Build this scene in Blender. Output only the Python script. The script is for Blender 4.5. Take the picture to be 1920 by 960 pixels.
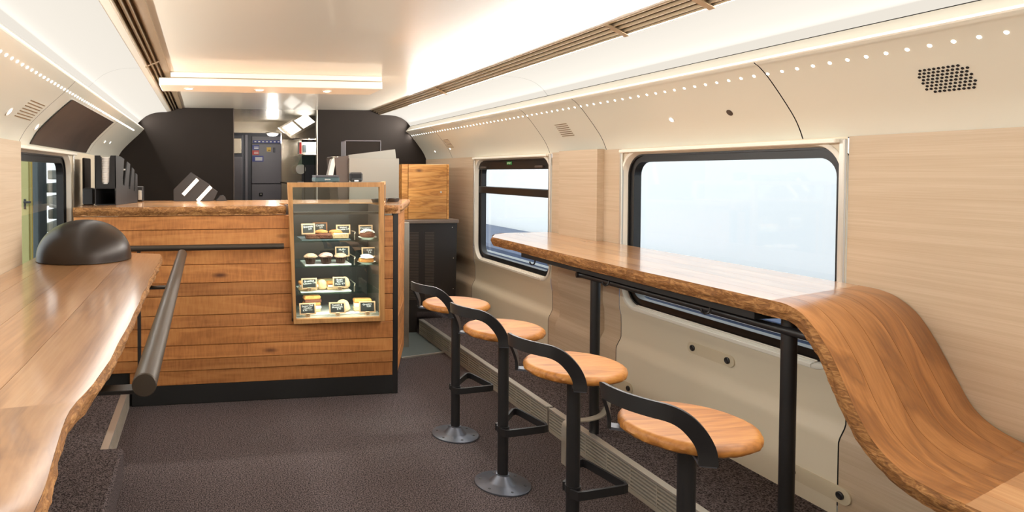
import bpy, math, random
from mathutils import Vector, Matrix, noise
random.seed(7)
for o in list(bpy.data.objects): bpy.data.objects.remove(o)
SC = bpy.context.scene
COL = SC.collection

def lin(r, g, b):
    def f(c):
        c /= 255.0
        return c/12.92 if c <= .04045 else ((c+.055)/1.055)**2.4
    return (f(r), f(g), f(b), 1.0)

# ------------------------------------------------------------------ camera
FPX, CX, CY = 1250.05, 575.65, 354.4
YAW, PITCH = 0.1530, -0.0257
cam_d = bpy.data.cameras.new('camera'); cam = bpy.data.objects.new('camera', cam_d); COL.objects.link(cam)
cam_d.sensor_width = 36.0; cam_d.lens = 36.0*FPX/1920.0
cam_d.shift_x = (960-CX)/1920.0; cam_d.shift_y = -(480-CY)/1920.0
cam_d.clip_start = .02
fw = Vector((math.sin(YAW)*math.cos(PITCH), math.cos(YAW)*math.cos(PITCH), math.sin(PITCH)))
rt = Vector((math.cos(YAW), -math.sin(YAW), 0)); up = rt.cross(fw)
m = Matrix((rt, up, -fw)).transposed().to_4x4(); m.translation = (0, 0, 1.3)
cam.matrix_world = m
SC.camera = cam
# ------------------------------------------------------------------ world, exposure
w = bpy.data.worlds.new('overcast_sky'); SC.world = w; w.use_nodes = True
bg = w.node_tree.nodes['Background']; bg.inputs[0].default_value = (.93, .965, 1, 1); bg.inputs[1].default_value = 1.85
SC.view_settings.view_transform = 'Standard'; SC.view_settings.look = 'None'
SC.view_settings.exposure = 0.28; SC.view_settings.gamma = 1.0; SC.view_settings.use_curve_mapping = False
COVE_L = 0.70          # radiance of the luminous cove panels
LED_W = 25.0           # watts of each LED line
SPOT_W = 42.0
UP_W = 105.0            # uplight added on each cove ledge to brighten the ceiling

# ------------------------------------------------------------------ materials
def nt(name):
    mt = bpy.data.materials.new(name); mt.use_nodes = True
    t = mt.node_tree; return mt, t, t.nodes['Principled BSDF']
def plain(name, rgb, rough=.5, metal=0, spec=.5, coat=0, bump=0, bscale=200, var=0, vscale=6):
    mt, t, p = nt(name); c = lin(*rgb)
    p.inputs['Base Color'].default_value = c; p.inputs['Roughness'].default_value = rough
    p.inputs['Metallic'].default_value = metal; p.inputs['Specular IOR Level'].default_value = spec
    p.inputs['Coat Weight'].default_value = coat; p.inputs['Coat Roughness'].default_value = .06
    tc = t.nodes.new('ShaderNodeTexCoord')
    if var:
        n = t.nodes.new('ShaderNodeTexNoise'); n.inputs['Scale'].default_value = vscale; n.inputs['Detail'].default_value = 5
        r = t.nodes.new('ShaderNodeValToRGB')
        r.color_ramp.elements[0].position = .3; r.color_ramp.elements[1].position = .7
        r.color_ramp.elements[0].color = [x*(1-var) for x in c[:3]]+[1]; r.color_ramp.elements[1].color = [min(1, x*(1+var)) for x in c[:3]]+[1]
        t.links.new(tc.outputs['Object'], n.inputs['Vector']); t.links.new(n.outputs['Fac'], r.inputs[0]); t.links.new(r.outputs[0], p.inputs['Base Color'])
    if bump:
        n = t.nodes.new('ShaderNodeTexNoise'); n.inputs['Scale'].default_value = bscale; n.inputs['Detail'].default_value = 3
        b = t.nodes.new('ShaderNodeBump'); b.inputs['Strength'].default_value = bump; b.inputs['Distance'].default_value = .01
        t.links.new(tc.outputs['Object'], n.inputs['Vector']); t.links.new(n.outputs['Fac'], b.inputs['Height']); t.links.new(b.outputs[0], p.inputs['Normal'])
    return mt
def glow(name, rgb, strength, base=(.9, .88, .84, 1)):
    mt, t, p = nt(name); p.inputs['Base Color'].default_value = base
    p.inputs['Emission Color'].default_value = (*rgb, 1); p.inputs['Emission Strength'].default_value = strength
    p.inputs['Roughness'].default_value = .8; p.inputs['Specular IOR Level'].default_value = 0
    return mt
def glass(name, tint=(.97, .99, .98), refl=1.0):
    mt = bpy.data.materials.new(name); mt.use_nodes = True; t = mt.node_tree; t.nodes.clear()
    o = t.nodes.new('ShaderNodeOutputMaterial'); mx = t.nodes.new('ShaderNodeMixShader')
    tr = t.nodes.new('ShaderNodeBsdfTransparent'); tr.inputs[0].default_value = (*tint, 1)
    gl = t.nodes.new('ShaderNodeBsdfGlossy'); gl.inputs['Roughness'].default_value = .01
    lw = t.nodes.new('ShaderNodeLayerWeight'); lw.inputs[0].default_value = .5
    pw = t.nodes.new('ShaderNodeMath'); pw.operation = 'POWER'; pw.inputs[1].default_value = 5
    mu = t.nodes.new('ShaderNodeMath'); mu.operation = 'MULTIPLY_ADD'; mu.inputs[1].default_value = .9*refl; mu.inputs[2].default_value = .035*refl
    t.links.new(lw.outputs['Facing'], pw.inputs[0]); t.links.new(pw.outputs[0], mu.inputs[0]); t.links.new(mu.outputs[0], mx.inputs[0])
    t.links.new(tr.outputs[0], mx.inputs[1]); t.links.new(gl.outputs[0], mx.inputs[2]); t.links.new(mx.outputs[0], o.inputs[0])
    return mt
def wood(name, dark, mid, light, scale=(1.2, 12, 12), fine=(6, 160, 160), rough=.38, coord='Object', dist=1.2, rnd=.22, bump=.06, coat=0.0, band=.45, knots=False):
    """grain runs along the axis whose scale is smallest"""
    mt, t, p = nt(name); N = t.nodes.new; L = t.links.new
    p.inputs['Coat IOR'].default_value = 1.65
    tc = N('ShaderNodeTexCoord'); oi = N('ShaderNodeObjectInfo')
    mul = N('ShaderNodeVectorMath'); mul.operation = 'SCALE'; mul.inputs[0].default_value = (17, 31, 23); L(oi.outputs['Random'], mul.inputs['Scale'])
    add = N('ShaderNodeVectorMath'); L(tc.outputs[coord], add.inputs[0]); L(mul.outputs[0], add.inputs[1])
    m1 = N('ShaderNodeMapping'); m1.inputs['Scale'].default_value = scale; L(add.outputs[0], m1.inputs['Vector'])
    n1 = N('ShaderNodeTexNoise'); n1.inputs['Scale'].default_value = 1; n1.inputs['Detail'].default_value = 4; n1.inputs['Distortion'].default_value = dist; L(m1.outputs[0], n1.inputs['Vector'])
    # rings from the noise itself
    ring = N('ShaderNodeMath'); ring.operation = 'MULTIPLY'; ring.inputs[1].default_value = 9; L(n1.outputs['Fac'], ring.inputs[0])
    pp = N('ShaderNodeMath'); pp.operation = 'PINGPONG'; pp.inputs[1].default_value = 1; L(ring.outputs[0], pp.inputs[0])
    mixf = N('ShaderNodeMix'); mixf.inputs['Factor'].default_value = band; L(n1.outputs['Fac'], mixf.inputs[2]); L(pp.outputs[0], mixf.inputs[3])
    m2 = N('ShaderNodeMapping'); m2.inputs['Scale'].default_value = fine; L(add.outputs[0], m2.inputs['Vector'])
    n2 = N('ShaderNodeTexNoise'); n2.inputs['Scale'].default_value = 1; n2.inputs['Detail'].default_value = 3; L(m2.outputs[0], n2.inputs['Vector'])
    mf2 = N('ShaderNodeMix'); mf2.inputs['Factor'].default_value = .38; L(mixf.outputs[0], mf2.inputs[2]); L(n2.outputs['Fac'], mf2.inputs[3])
    r = N('ShaderNodeValToRGB'); e = r.color_ramp.elements
    e[0].position = .22; e[0].color = lin(*dark); e[1].position = .78; e[1].color = lin(*light)
    k = e.new(.5); k.color = lin(*mid); L(mf2.outputs[0], r.inputs[0])
    hs = N('ShaderNodeHueSaturation'); mr = N('ShaderNodeMapRange'); mr.inputs['To Min'].default_value = 1-rnd; mr.inputs['To Max'].default_value = 1+rnd*.7
    L(oi.outputs['Random'], mr.inputs['Value']); L(mr.outputs[0], hs.inputs['Value'])
    col = r.outputs[0]
    if knots:
        m3 = N('ShaderNodeMapping'); m3.inputs['Scale'].default_value = knots; L(add.outputs[0], m3.inputs['Vector'])
        vo = N('ShaderNodeTexVoronoi'); vo.inputs['Scale'].default_value = 1; L(m3.outputs[0], vo.inputs['Vector'])
        kr = N('ShaderNodeValToRGB'); kr.color_ramp.elements[0].position = .03; kr.color_ramp.elements[0].color = (.12, .06, .03, 1); kr.color_ramp.elements[1].position = .13; kr.color_ramp.elements[1].color = (1, 1, 1, 1)
        L(vo.outputs['Distance'], kr.inputs[0])
        mm = N('ShaderNodeMix'); mm.data_type = 'RGBA'; mm.blend_type = 'MULTIPLY'; mm.inputs[0].default_value = .85; L(col, mm.inputs[6]); L(kr.outputs[0], mm.inputs[7]); col = mm.outputs[2]
    L(col, hs.inputs['Color']); L(hs.outputs[0], p.inputs['Base Color'])
    p.inputs['Roughness'].default_value = rough; p.inputs['Coat Weight'].default_value = coat; p.inputs['Coat Roughness'].default_value = .13
    b = N('ShaderNodeBump'); b.inputs['Strength'].default_value = bump; b.inputs['Distance'].default_value = .003; L(mf2.outputs[0], b.inputs['Height']); L(b.outputs[0], p.inputs['Normal'])
    return mt

M = {}
M['cream'] = plain('cream_lacquer', (224, 221, 206), .28, coat=.25)
M['creamwall'] = plain('cream_wall_panel', (218, 206, 182), .42)
M['surround'] = plain('pale_window_surround', (232, 226, 212), .4)
M['ceiling'] = plain('satin_cream_ceiling', (240, 232, 216), .3, coat=.3)
M['cove'] = glow('luminous_cove', (1, .93, .82), COVE_L, (.02, .019, .018, 1))
M['bulb'] = glow('lit_led', (1, .95, .87), 6)
M['lampwhite'] = glow('lit_lamp_panel', (1, .95, .85), 2.2)
M['lightbox'] = plain('white_light_box', (240, 232, 216), .4)
M['brown'] = plain('bronze_channel', (150, 128, 100), .4, .3)
M['fin'] = plain('bronze_fin', (196, 176, 146), .3, .5)
M['blackwall'] = plain('charcoal_partition', (40, 34, 30), .7, spec=.12, var=.06, vscale=4)
M['black'] = plain('black_powder_coat', (30, 29, 30), .42, bump=.05, bscale=900)
M['blackmatte'] = plain('black_matte', (20, 19, 19), .7)
M['rubber'] = plain('black_rubber', (22, 21, 22), .35)
M['tv'] = plain('dark_slate_panel', (62, 52, 46), .5, var=.2, vscale=9)
M['bronze'] = plain('dark_bronze', (46, 37, 31), .36, .4)
M['barsteel'] = plain('dark_satin_steel', (74, 66, 58), .42, .6)
M['basesteel'] = plain('blue_grey_steel', (104, 108, 118), .36, .6)
M['steel'] = plain('brushed_steel', (196, 188, 174), .26, .85)
M['alu'] = plain('aluminium', (205, 200, 190), .35, .7)
M['grille'] = plain('grille_grey', (182, 174, 160), .45, .35)
M['plate'] = plain('cream_cover_plate', (206, 192, 164), .4)
M['boxgrey'] = plain('warm_light_grey', (142, 138, 128), .35)
M['darkbrown'] = plain('dark_brown_plastic', (78, 66, 58), .45)
M['vent'] = plain('vent_black', (34, 28, 26), .4)
M['capgrey'] = plain('cap_grey_brown', (120, 104, 92), .4)
M['white'] = plain('white_paper', (238, 234, 226), .6)
M['china'] = plain('white_china', (240, 238, 232), .2, coat=.3)
M['slate'] = plain('slate_board', (40, 44, 42), .7)
M['slatetray'] = plain('slate_tray', (70, 82, 88), .6)
M['chalk'] = plain('chalk_white', (238, 240, 236), .8)
M['signwood'] = plain('sign_wood', (206, 168, 128), .6, var=.12, vscale=60)
M['signdark'] = plain('sign_dark_wood', (134, 84, 40), .6, var=.12, vscale=60)
M['green'] = plain('exit_green', (50, 150, 70), .5)
M['blue'] = plain('notice_blue', (44, 54, 128), .5)
M['red'] = plain('notice_red', (190, 46, 40), .5)
M['yellow'] = plain('notice_yellow', (210, 170, 50), .5)
M['greydoor'] = plain('grey_door', (112, 108, 112), .5)
M['greydark'] = plain('grey_dark', (70, 70, 76), .5)
M['teal'] = plain('printer_teal', (58, 80, 84), .45)
M['ribmat'] = plain('grey_green_mat', (92, 100, 98), .7)
M['glass'] = glass('window_glass')
M['caseglass'] = glass('display_glass', (.93, .97, .96), 2.2)
M['shelfglass'] = glass('shelf_glass', (.80, .93, .88), .8)
M['extwall'] = plain('bright_rendered_wall', (250, 252, 252), .8)
M['extblue'] = plain('dark_blue_body', (58, 76, 110), .4, var=.15, vscale=3)
M['extyellow'] = plain('yellow_facade', (226, 218, 150), .7)
M['extgrey'] = plain('blue_grey_post', (104, 116, 120), .6)
M['extpale'] = plain('pale_slab', (200, 204, 206), .7)
M['extground'] = plain('asphalt', (96, 98, 100), .9, var=.1)
M['cake'] = plain('cake_brown', (104, 58, 36), .8, bump=.6, bscale=120, var=.2, vscale=60)
M['crumble'] = plain('crumble_top', (190, 154, 124), .8, bump=.8, bscale=160, var=.25, vscale=90)
M['bread'] = plain('toasted_bread', (196, 134, 70), .8, bump=.4, bscale=150, var=.2, vscale=60)
M['breadpale'] = plain('white_bread', (222, 190, 142), .8, bump=.4, bscale=150, var=.08, vscale=60)
M['icing'] = plain('white_icing', (244, 236, 224), .4)
M['muffincup'] = plain('dark_muffin_case', (70, 44, 32), .7)

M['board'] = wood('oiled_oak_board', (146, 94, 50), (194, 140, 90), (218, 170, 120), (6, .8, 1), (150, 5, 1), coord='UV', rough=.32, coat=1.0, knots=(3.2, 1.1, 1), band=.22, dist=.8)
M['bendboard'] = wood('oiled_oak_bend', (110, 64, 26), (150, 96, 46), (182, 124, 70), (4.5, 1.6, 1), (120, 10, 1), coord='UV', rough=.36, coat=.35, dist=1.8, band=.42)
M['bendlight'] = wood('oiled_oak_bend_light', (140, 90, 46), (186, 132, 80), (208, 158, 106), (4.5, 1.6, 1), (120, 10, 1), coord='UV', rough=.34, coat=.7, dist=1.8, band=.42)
M['bark'] = wood('rough_live_edge', (92, 56, 24), (146, 98, 50), (196, 146, 88), (26, 16, 50), (110, 60, 260), coord='Object', rough=.75, bump=1.0, band=.35, rnd=.05)
M['plank'] = wood('sawn_plank', (140, 82, 38), (190, 124, 66), (212, 150, 86), (1.0, 9, 9), (90, 7, 14), rough=.55, bump=.1, knots=(2.3, 1, 7), band=.25)
M['frame'] = wood('case_frame_oak', (140, 98, 54), (176, 128, 76), (196, 148, 92), (9, 9, 1.2), (120, 120, 8), rough=.5, rnd=.08, band=.25)
M['locker'] = wood('locker_board', (140, 84, 34), (200, 138, 68), (222, 168, 98), (2.0, 12, 16), (9, 150, 150), rough=.35, rnd=.14, knots=(3, 3, 6))
M['seat'] = wood('seat_oak', (118, 68, 24), (178, 114, 48), (204, 146, 74), (2.2, 11, 11), (10, 150, 150), rough=.5, coat=.0, rnd=.1, band=.25, dist=1.0)
M['lamin'] = wood('pale_laminate', (180, 156, 126), (194, 172, 145), (208, 188, 163), (14, 1.2, 60), (30, 4, 420), rough=.5, rnd=.03, dist=.2, band=.1, bump=.03)
M['creambark'] = M['bark']

def carpet_mat():
    mt, t, p = nt('dark_carpet'); N = t.nodes.new; L = t.links.new
    tc = N('ShaderNodeTexCoord'); n = N('ShaderNodeTexNoise'); n.inputs['Scale'].default_value = 190; n.inputs['Detail'].default_value = 2.5
    mp = N('ShaderNodeMapping'); mp.inputs['Location'].default_value = (.3713, .5177, .8319); L(tc.outputs['Object'], mp.inputs['Vector']); L(mp.outputs[0], n.inputs['Vector'])
    r = N('ShaderNodeValToRGB'); e = r.color_ramp.elements
    e[0].position = .38; e[0].color = lin(38, 33, 34); e[1].position = .64; e[1].color = lin(116, 104, 103); L(n.outputs['Fac'], r.inputs[0])
    L(r.outputs[0], p.inputs['Base Color']); p.inputs['Roughness'].default_value = .95; p.inputs['Specular IOR Level'].default_value = .1
    b = N('ShaderNodeBump'); b.inputs['Strength'].default_value = .5; b.inputs['Distance'].default_value = .004; L(n.outputs['Fac'], b.inputs['Height']); L(b.outputs[0], p.inputs['Normal'])
    return mt
M['carpet'] = carpet_mat()

# ------------------------------------------------------------------ mesh helpers
class MB:
    def __init__(s): s.v = []; s.f = []; s.uv = None
    def add(s, vs, fs):
        b = len(s.v); s.v += [tuple(v) for v in vs]; s.f += [tuple(i+b for i in f) for f in fs]; return s
    def box(s, x0, x1, y0, y1, z0, z1, bev=0):
        if bev <= 0:
            return s.add([(x, y, z) for x in (x0, x1) for y in (y0, y1) for z in (z0, z1)],
                         [(0, 1, 3, 2), (4, 6, 7, 5), (0, 4, 5, 1), (2, 3, 7, 6), (0, 2, 6, 4), (1, 5, 7, 3)])
        b = bev; vs = []; idx = {}
        X = (x0, x1); Y = (y0, y1); Z = (z0, z1); sg = (1, -1)
        for i in range(2):
            for j in range(2):
                for k in range(2):
                    for a in range(3):
                        p = [X[i]+sg[i]*b, Y[j]+sg[j]*b, Z[k]+sg[k]*b]; p[a] = (X[i], Y[j], Z[k])[a]
                        idx[i, j, k, a] = len(vs); vs.append(p)
        q = idx; fs = []
        for i in range(2): fs.append([q[i, 0, 0, 0], q[i, 1, 0, 0], q[i, 1, 1, 0], q[i, 0, 1, 0]])
        for j in range(2): fs.append([q[0, j, 0, 1], q[1, j, 0, 1], q[1, j, 1, 1], q[0, j, 1, 1]])
        for k in range(2): fs.append([q[0, 0, k, 2], q[1, 0, k, 2], q[1, 1, k, 2], q[0, 1, k, 2]])
        for i in range(2):
            for j in range(2): fs.append([q[i, j, 0, 0], q[i, j, 1, 0], q[i, j, 1, 1], q[i, j, 0, 1]])
        for i in range(2):
            for k in range(2): fs.append([q[i, 0, k, 0], q[i, 1, k, 0], q[i, 1, k, 2], q[i, 0, k, 2]])
        for j in range(2):
            for k in range(2): fs.append([q[0, j, k, 1], q[1, j, k, 1], q[1, j, k, 2], q[0, j, k, 2]])
        for i in range(2):
            for j in range(2):
                for k in range(2): fs.append([q[i, j, k, 0], q[i, j, k, 1], q[i, j, k, 2]])
        return s.add(vs, fs)
    def prism(s, pts, a, b):
        """pts: list of 3D points of a polygon; a->b: offset vectors"""
        n = len(pts); a = Vector(a); b = Vector(b)
        vs = [Vector(p)+a for p in pts]+[Vector(p)+b for p in pts]
        return s.add(vs, [tuple(range(n)), tuple(range(2*n-1, n-1, -1))]+[(i, (i+1) % n, n+(i+1) % n, n+i) for i in range(n)])
    def tube(s, path, r, n=14, caps=True, closed=False):
        path = [Vector(p) for p in path]; rings = []; k = len(path); prev = None
        for i, p in enumerate(path):
            if closed: t = path[(i+1) % k]-path[i-1]
            else: t = (path[min(i+1, k-1)]-path[max(i-1, 0)])
            t.normalize()
            if prev is None:
                a = Vector((0, 0, 1)) if abs(t.z) < .9 else Vector((1, 0, 0)); u = t.cross(a).normalized()
            else: u = (prev-t*prev.dot(t)).normalized()
            prev = u; w_ = t.cross(u); rr = r[i] if isinstance(r, (list, tuple)) else r
            rings.append([p+u*math.cos(2*math.pi*j/n)*rr+w_*math.sin(2*math.pi*j/n)*rr for j in range(n)])
        vs = [v for g in rings for v in g]; fs = []
        for i in range(k if closed else k-1):
            i2 = (i+1) % k
            for j in range(n): fs.append((i*n+j, i*n+(j+1) % n, i2*n+(j+1) % n, i2*n+j))
        if caps and not closed: fs += [tuple(range(n-1, -1, -1)), tuple((k-1)*n+j for j in range(n))]
        return s.add(vs, fs)
    def lathe(s, prof, c=(0, 0, 0), n=32, wob=None):
        cx, cy, cz = c; vs = []; k = len(prof)
        for i, (r, z) in enumerate(prof):
            for j in range(n):
                a = 2*math.pi*j/n; rr = r+(wob(a, i, r, z) if wob else 0)
                vs.append((cx+rr*math.cos(a), cy+rr*math.sin(a), cz+z))
        fs = [(i*n+j, i*n+(j+1) % n, (i+1)*n+(j+1) % n, (i+1)*n+j) for i in range(k-1) for j in range(n)]
        if prof[0][0] > 1e-6: fs.append(tuple(range(n-1, -1, -1)))
        if prof[-1][0] > 1e-6: fs.append(tuple((k-1)*n+j for j in range(n)))
        return s.add(vs, fs)
    def sweep(s, path, ups, sides, h, t, closed=False):
        vs = []; k = len(path)
        for p, u, d in zip(path, ups, sides):
            p = Vector(p); u = Vector(u).normalized(); d = Vector(d).normalized()
            for a, b in ((-1, -1), (1, -1), (1, 1), (-1, 1)): vs.append(p+u*(h/2*b)+d*(t/2*a))
        fs = []
        for i in range(k if closed else k-1):
            i2 = (i+1) % k
            for j in range(4): fs.append((i*4+j, i*4+(j+1) % 4, i2*4+(j+1) % 4, i2*4+j))
        if not closed: fs += [(3, 2, 1, 0), ((k-1)*4, (k-1)*4+1, (k-1)*4+2, (k-1)*4+3)]
        return s.add(vs, fs)
    def grid(s, rows):
        n = len(rows[0]); vs = [v for r in rows for v in r]
        return s.add(vs, [(i*n+j, i*n+j+1, (i+1)*n+j+1, (i+1)*n+j) for i in range(len(rows)-1) for j in range(n-1)])
    def build(s, name, mat, parent=None, smooth=False, angle=35, off=True):
        me = bpy.data.meshes.new(name)
        o3 = Vector((0, 0, 0))
        if parent is not None and off:
            q = parent
            while q is not None: o3 = o3+q.location; q = q.parent
        me.from_pydata([tuple(Vector(v)-o3) for v in s.v], [], s.f)
        me.validate(); 
        import bmesh
        bm = bmesh.new(); bm.from_mesh(me); bmesh.ops.recalc_face_normals(bm, faces=bm.faces); bm.to_mesh(me); bm.free()
        if s.uv is not None:
            ul = me.uv_layers.new(name='UVMap')
            for lp in me.loops: ul.data[lp.index].uv = s.uv[lp.vertex_index]
        me.materials.append(M[mat] if isinstance(mat, str) else mat)
        if smooth:
            for p in me.polygons: p.use_smooth = True
            me.set_sharp_from_angle(angle=math.radians(angle))
        ob = bpy.data.objects.new(name, me); COL.objects.link(ob)
        if parent is not None: ob.parent = parent
        return ob

def tag(o, label=None, cat=None, group=None, kind=None):
    if label: o['label'] = label
    if cat: o['category'] = cat
    if group: o['group'] = group
    if kind: o['kind'] = kind
    return o
def thing(name, label, cat, loc, group=None):
    o = bpy.data.objects.new(name, None); COL.objects.link(o); o.location = loc; o.empty_display_size = .05
    return tag(o, label, cat, group)
def struct(name, mb, mat, label=None, **k):
    o = mb.build(name, mat, **k); o['kind'] = 'structure'
    if label: o['label'] = label
    return o
def root_struct(name, loc=(0, 0, 0), label=None):
    o = bpy.data.objects.new(name, None); COL.objects.link(o); o.location = loc; o['kind'] = 'structure'
    if label: o['label'] = label
    return o
def copy_tree(o, loc, parent=None):
    c = o.copy(); COL.objects.link(c); c.parent = parent; c.location = loc
    for ch in list(o.children):
        copy_tree(ch, ch.location.copy(), c)
    return c
def text_mesh(name, body, size, mat, parent, loc, rot, align='LEFT', extrude=.0004, spacing=1.0):
    cu = bpy.data.curves.new(name, 'FONT'); cu.body = body; cu.size = size; cu.align_x = align; cu.extrude = extrude; cu.space_line = spacing; cu.resolution_u = 2
    tmp = bpy.data.objects.new('tmp', cu); COL.objects.link(tmp)
    me = bpy.data.meshes.new_from_object(tmp); bpy.data.objects.remove(tmp); bpy.data.curves.remove(cu)
    me.name = name; me.materials.clear(); me.materials.append(M[mat])
    o = bpy.data.objects.new(name, me); COL.objects.link(o)
    if parent is not None:
        o.parent = parent
    o.location = loc; o.rotation_euler = rot
    return o
def bez(pts, n=60):
    """Catmull-Rom through points"""
    P = [Vector(p) for p in pts]; P = [2*P[0]-P[1]]+P+[2*P[-1]-P[-2]]; out = []
    segs = len(P)-3
    for i in range(segs):
        k = max(2, n//segs)
        for j in range(k):
            t = j/k; a, b, c, d = P[i:i+4]
            out.append(.5*((2*b)+(c-a)*t+(2*a-5*b+4*c-d)*t*t+(3*b-a-3*c+d)*t**3))
    out.append(P[-2]); return out

XR, XL, YP, YB = 2.154, -.78, 6.30, -2.4
PLAT = .118
# ------------------------------------------------------------------ shell
struct('floor', MB().box(-.95, 2.35, YB, 9.2, -.06, 0), 'carpet', 'dark brown-grey carpet on the aisle floor')
def riser(name, x0, x1, z, y0, y1):
    return struct(name, MB().box(x0, x1, y0, y1, 0.0005, z), 'carpet')
rr_ = riser('floor_riser_right', 1.715, 2.3, PLAT, YB, 5.14)
rl_ = riser('floor_riser_left', -.93, -.425, PLAT, 2.875, 3.75)
box = MB().box(-.93, -.34, YB, 2.868, .0005, .14, .012); struct('floor_step_left', box, 'carpet')

def grille(name, x, y0, y1, side, z=PLAT, nsl=6):
    """aluminium grille facing the aisle. side=-1 faces -x, +1 faces +x"""
    t = root_struct(name, (x, (y0+y1)/2, 0))
    d = -side
    MB().box(min(x+d*.012, x+d*.016), max(x+d*.012, x+d*.016), y0, y1, .001, z-.006).build('backing', 'blackmatte', t)
    MB().box(x-.004 if d > 0 else x-.03, x+.03 if d > 0 else x+.004, y0, y1, z-.008, z+.003, .001).build('top_edge', 'alu', t)
    MB().box(min(x, x+d*.012), max(x, x+d*.012), y0, y1, .001, .02).build('bottom_rail', 'grille', t)
    step = (z-.03)/nsl
    for i in range(nsl):
        zz = .024+step*i
        MB().box(min(x, x+d*.01), max(x, x+d*.01), y0, y1, zz, zz+step*.5).build('slat', 'grille', t)
    n = int((y1-y0)/.16)
    for i in range(n+1):
        yy = y0+.004+(y1-y0-.008)*i/n
        MB().box(min(x-d*.0006, x+d*.01), max(x-d*.0006, x+d*.01), yy-.0025, yy+.0025, .02, z-.008).build('mullion', 'grille', t)
    return t
grille('trim_1', 1.70, .2, 3.08, -1)
grille('trim_2', 1.70, 3.10, 5.12, -1)
grille('trim_3', -.412, 2.875, 3.748, 1, nsl=9)

# wall profile: gentle waves below the windows
def wave(z):
    d = 0.0
    def sm(a, b, t):
        t = max(0, min(1, (t-a)/(b-a))); return t*t*(3-2*t)
    d += .013*sm(.60, .53, z)
    d -= .028*sm(.44, .37, z)
    return d
ZS = [PLAT, .2, .3, .36, .375, .39, .405, .42, .435, .45, .5, .55, .565, .58, .6, .62, .64, .66, .8, 1.0, 1.2, 1.42]
def strip(y0, y1, x, sgn, dx=0, z1=1.42):
    mb = MB(); zs = [z for z in ZS if z < z1]+[z1]
    rows = [[(x+sgn*wave(z)-sgn*dx, y, z) for y in (y0, y1)] for z in zs]
    mb.grid(rows)
    if dx:   # side faces of a raised panel
        for y in (y0, y1):
            mb.grid([[(x+sgn*wave(z)-sgn*dx, y, z), (x+sgn*wave(z)+sgn*.004, y, z)] for z in zs])
    return mb
def rrect(yc, zc, hw, hh, r, n=8):
    pts = []
    for cy, cz, a0 in ((yc+hw-r, zc+hh-r, 0), (yc-hw+r, zc+hh-r, 90), (yc-hw+r, zc-hh+r, 180), (yc+hw-r, zc-hh+r, 270)):
        for i in range(n+1):
            a = math.radians(a0+90*i/n); pts.append((cy+r*math.cos(a), cz+r*math.sin(a)))
    return pts
def holed(y0, y1, z0, z1, hole, x, sgn, steps=14):
    """panel between the rectangle and the rounded hole"""
    yc = (hole[0]+hole[1])/2; zc = (hole[2]+hole[3])/2
    inn = rrect(yc, zc, (hole[1]-hole[0])/2, (hole[3]-hole[2])/2, hole[4], 8)
    out = []
    for (y, z) in inn:
        dy, dz = y-yc, z-zc; ts = []
        if dy > 1e-9: ts.append((y1-yc)/dy)
        if dy < -1e-9: ts.append((y0-yc)/dy)
        if dz > 1e-9: ts.append((z1-zc)/dz)
        if dz < -1e-9: ts.append((z0-zc)/dz)
        t = min(ts); out.append([yc+dy*t, zc+dz*t])
    # snap nearest samples to the rectangle corners
    for cy in (y0, y1):
        for cz in (z0, z1):
            k = min(range(len(out)), key=lambda i: (out[i][0]-cy)**2+(out[i][1]-cz)**2); out[k] = [cy, cz]
    rows = []; n = len(inn)
    for s in range(steps+1):
        t = s/steps
        rows.append([(inn[i % n][0]*(1-t)+out[i % n][0]*t, inn[i % n][1]*(1-t)+out[i % n][1]*t) for i in range(n+1)])
    mb = MB(); mb.grid([[(x+sgn*wave(z), y, z) for (y, z) in r] for r in rows])
    # reveal going outwards
    mb.grid([[(x+sgn*d, y, z) for (y, z) in inn+[inn[0]]] for d in (0, .02, .05)])
    return mb
def ring(hole, x0, x1, wd, r2=None):
    yc = (hole[0]+hole[1])/2; zc = (hole[2]+hole[3])/2; hw = (hole[1]-hole[0])/2; hh = (hole[3]-hole[2])/2
    a = rrect(yc, zc, hw, hh, hole[4]); b = rrect(yc, zc, hw-wd, hh-wd, max(.02, hole[4]-wd))
    a.append(a[0]); b.append(b[0]); mb = MB()
    mb.grid([[(x0, *p) for p in a], [(x0, *p) for p in b], [(x1, *p) for p in b], [(x1, *p) for p in a]])
    return mb

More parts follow.
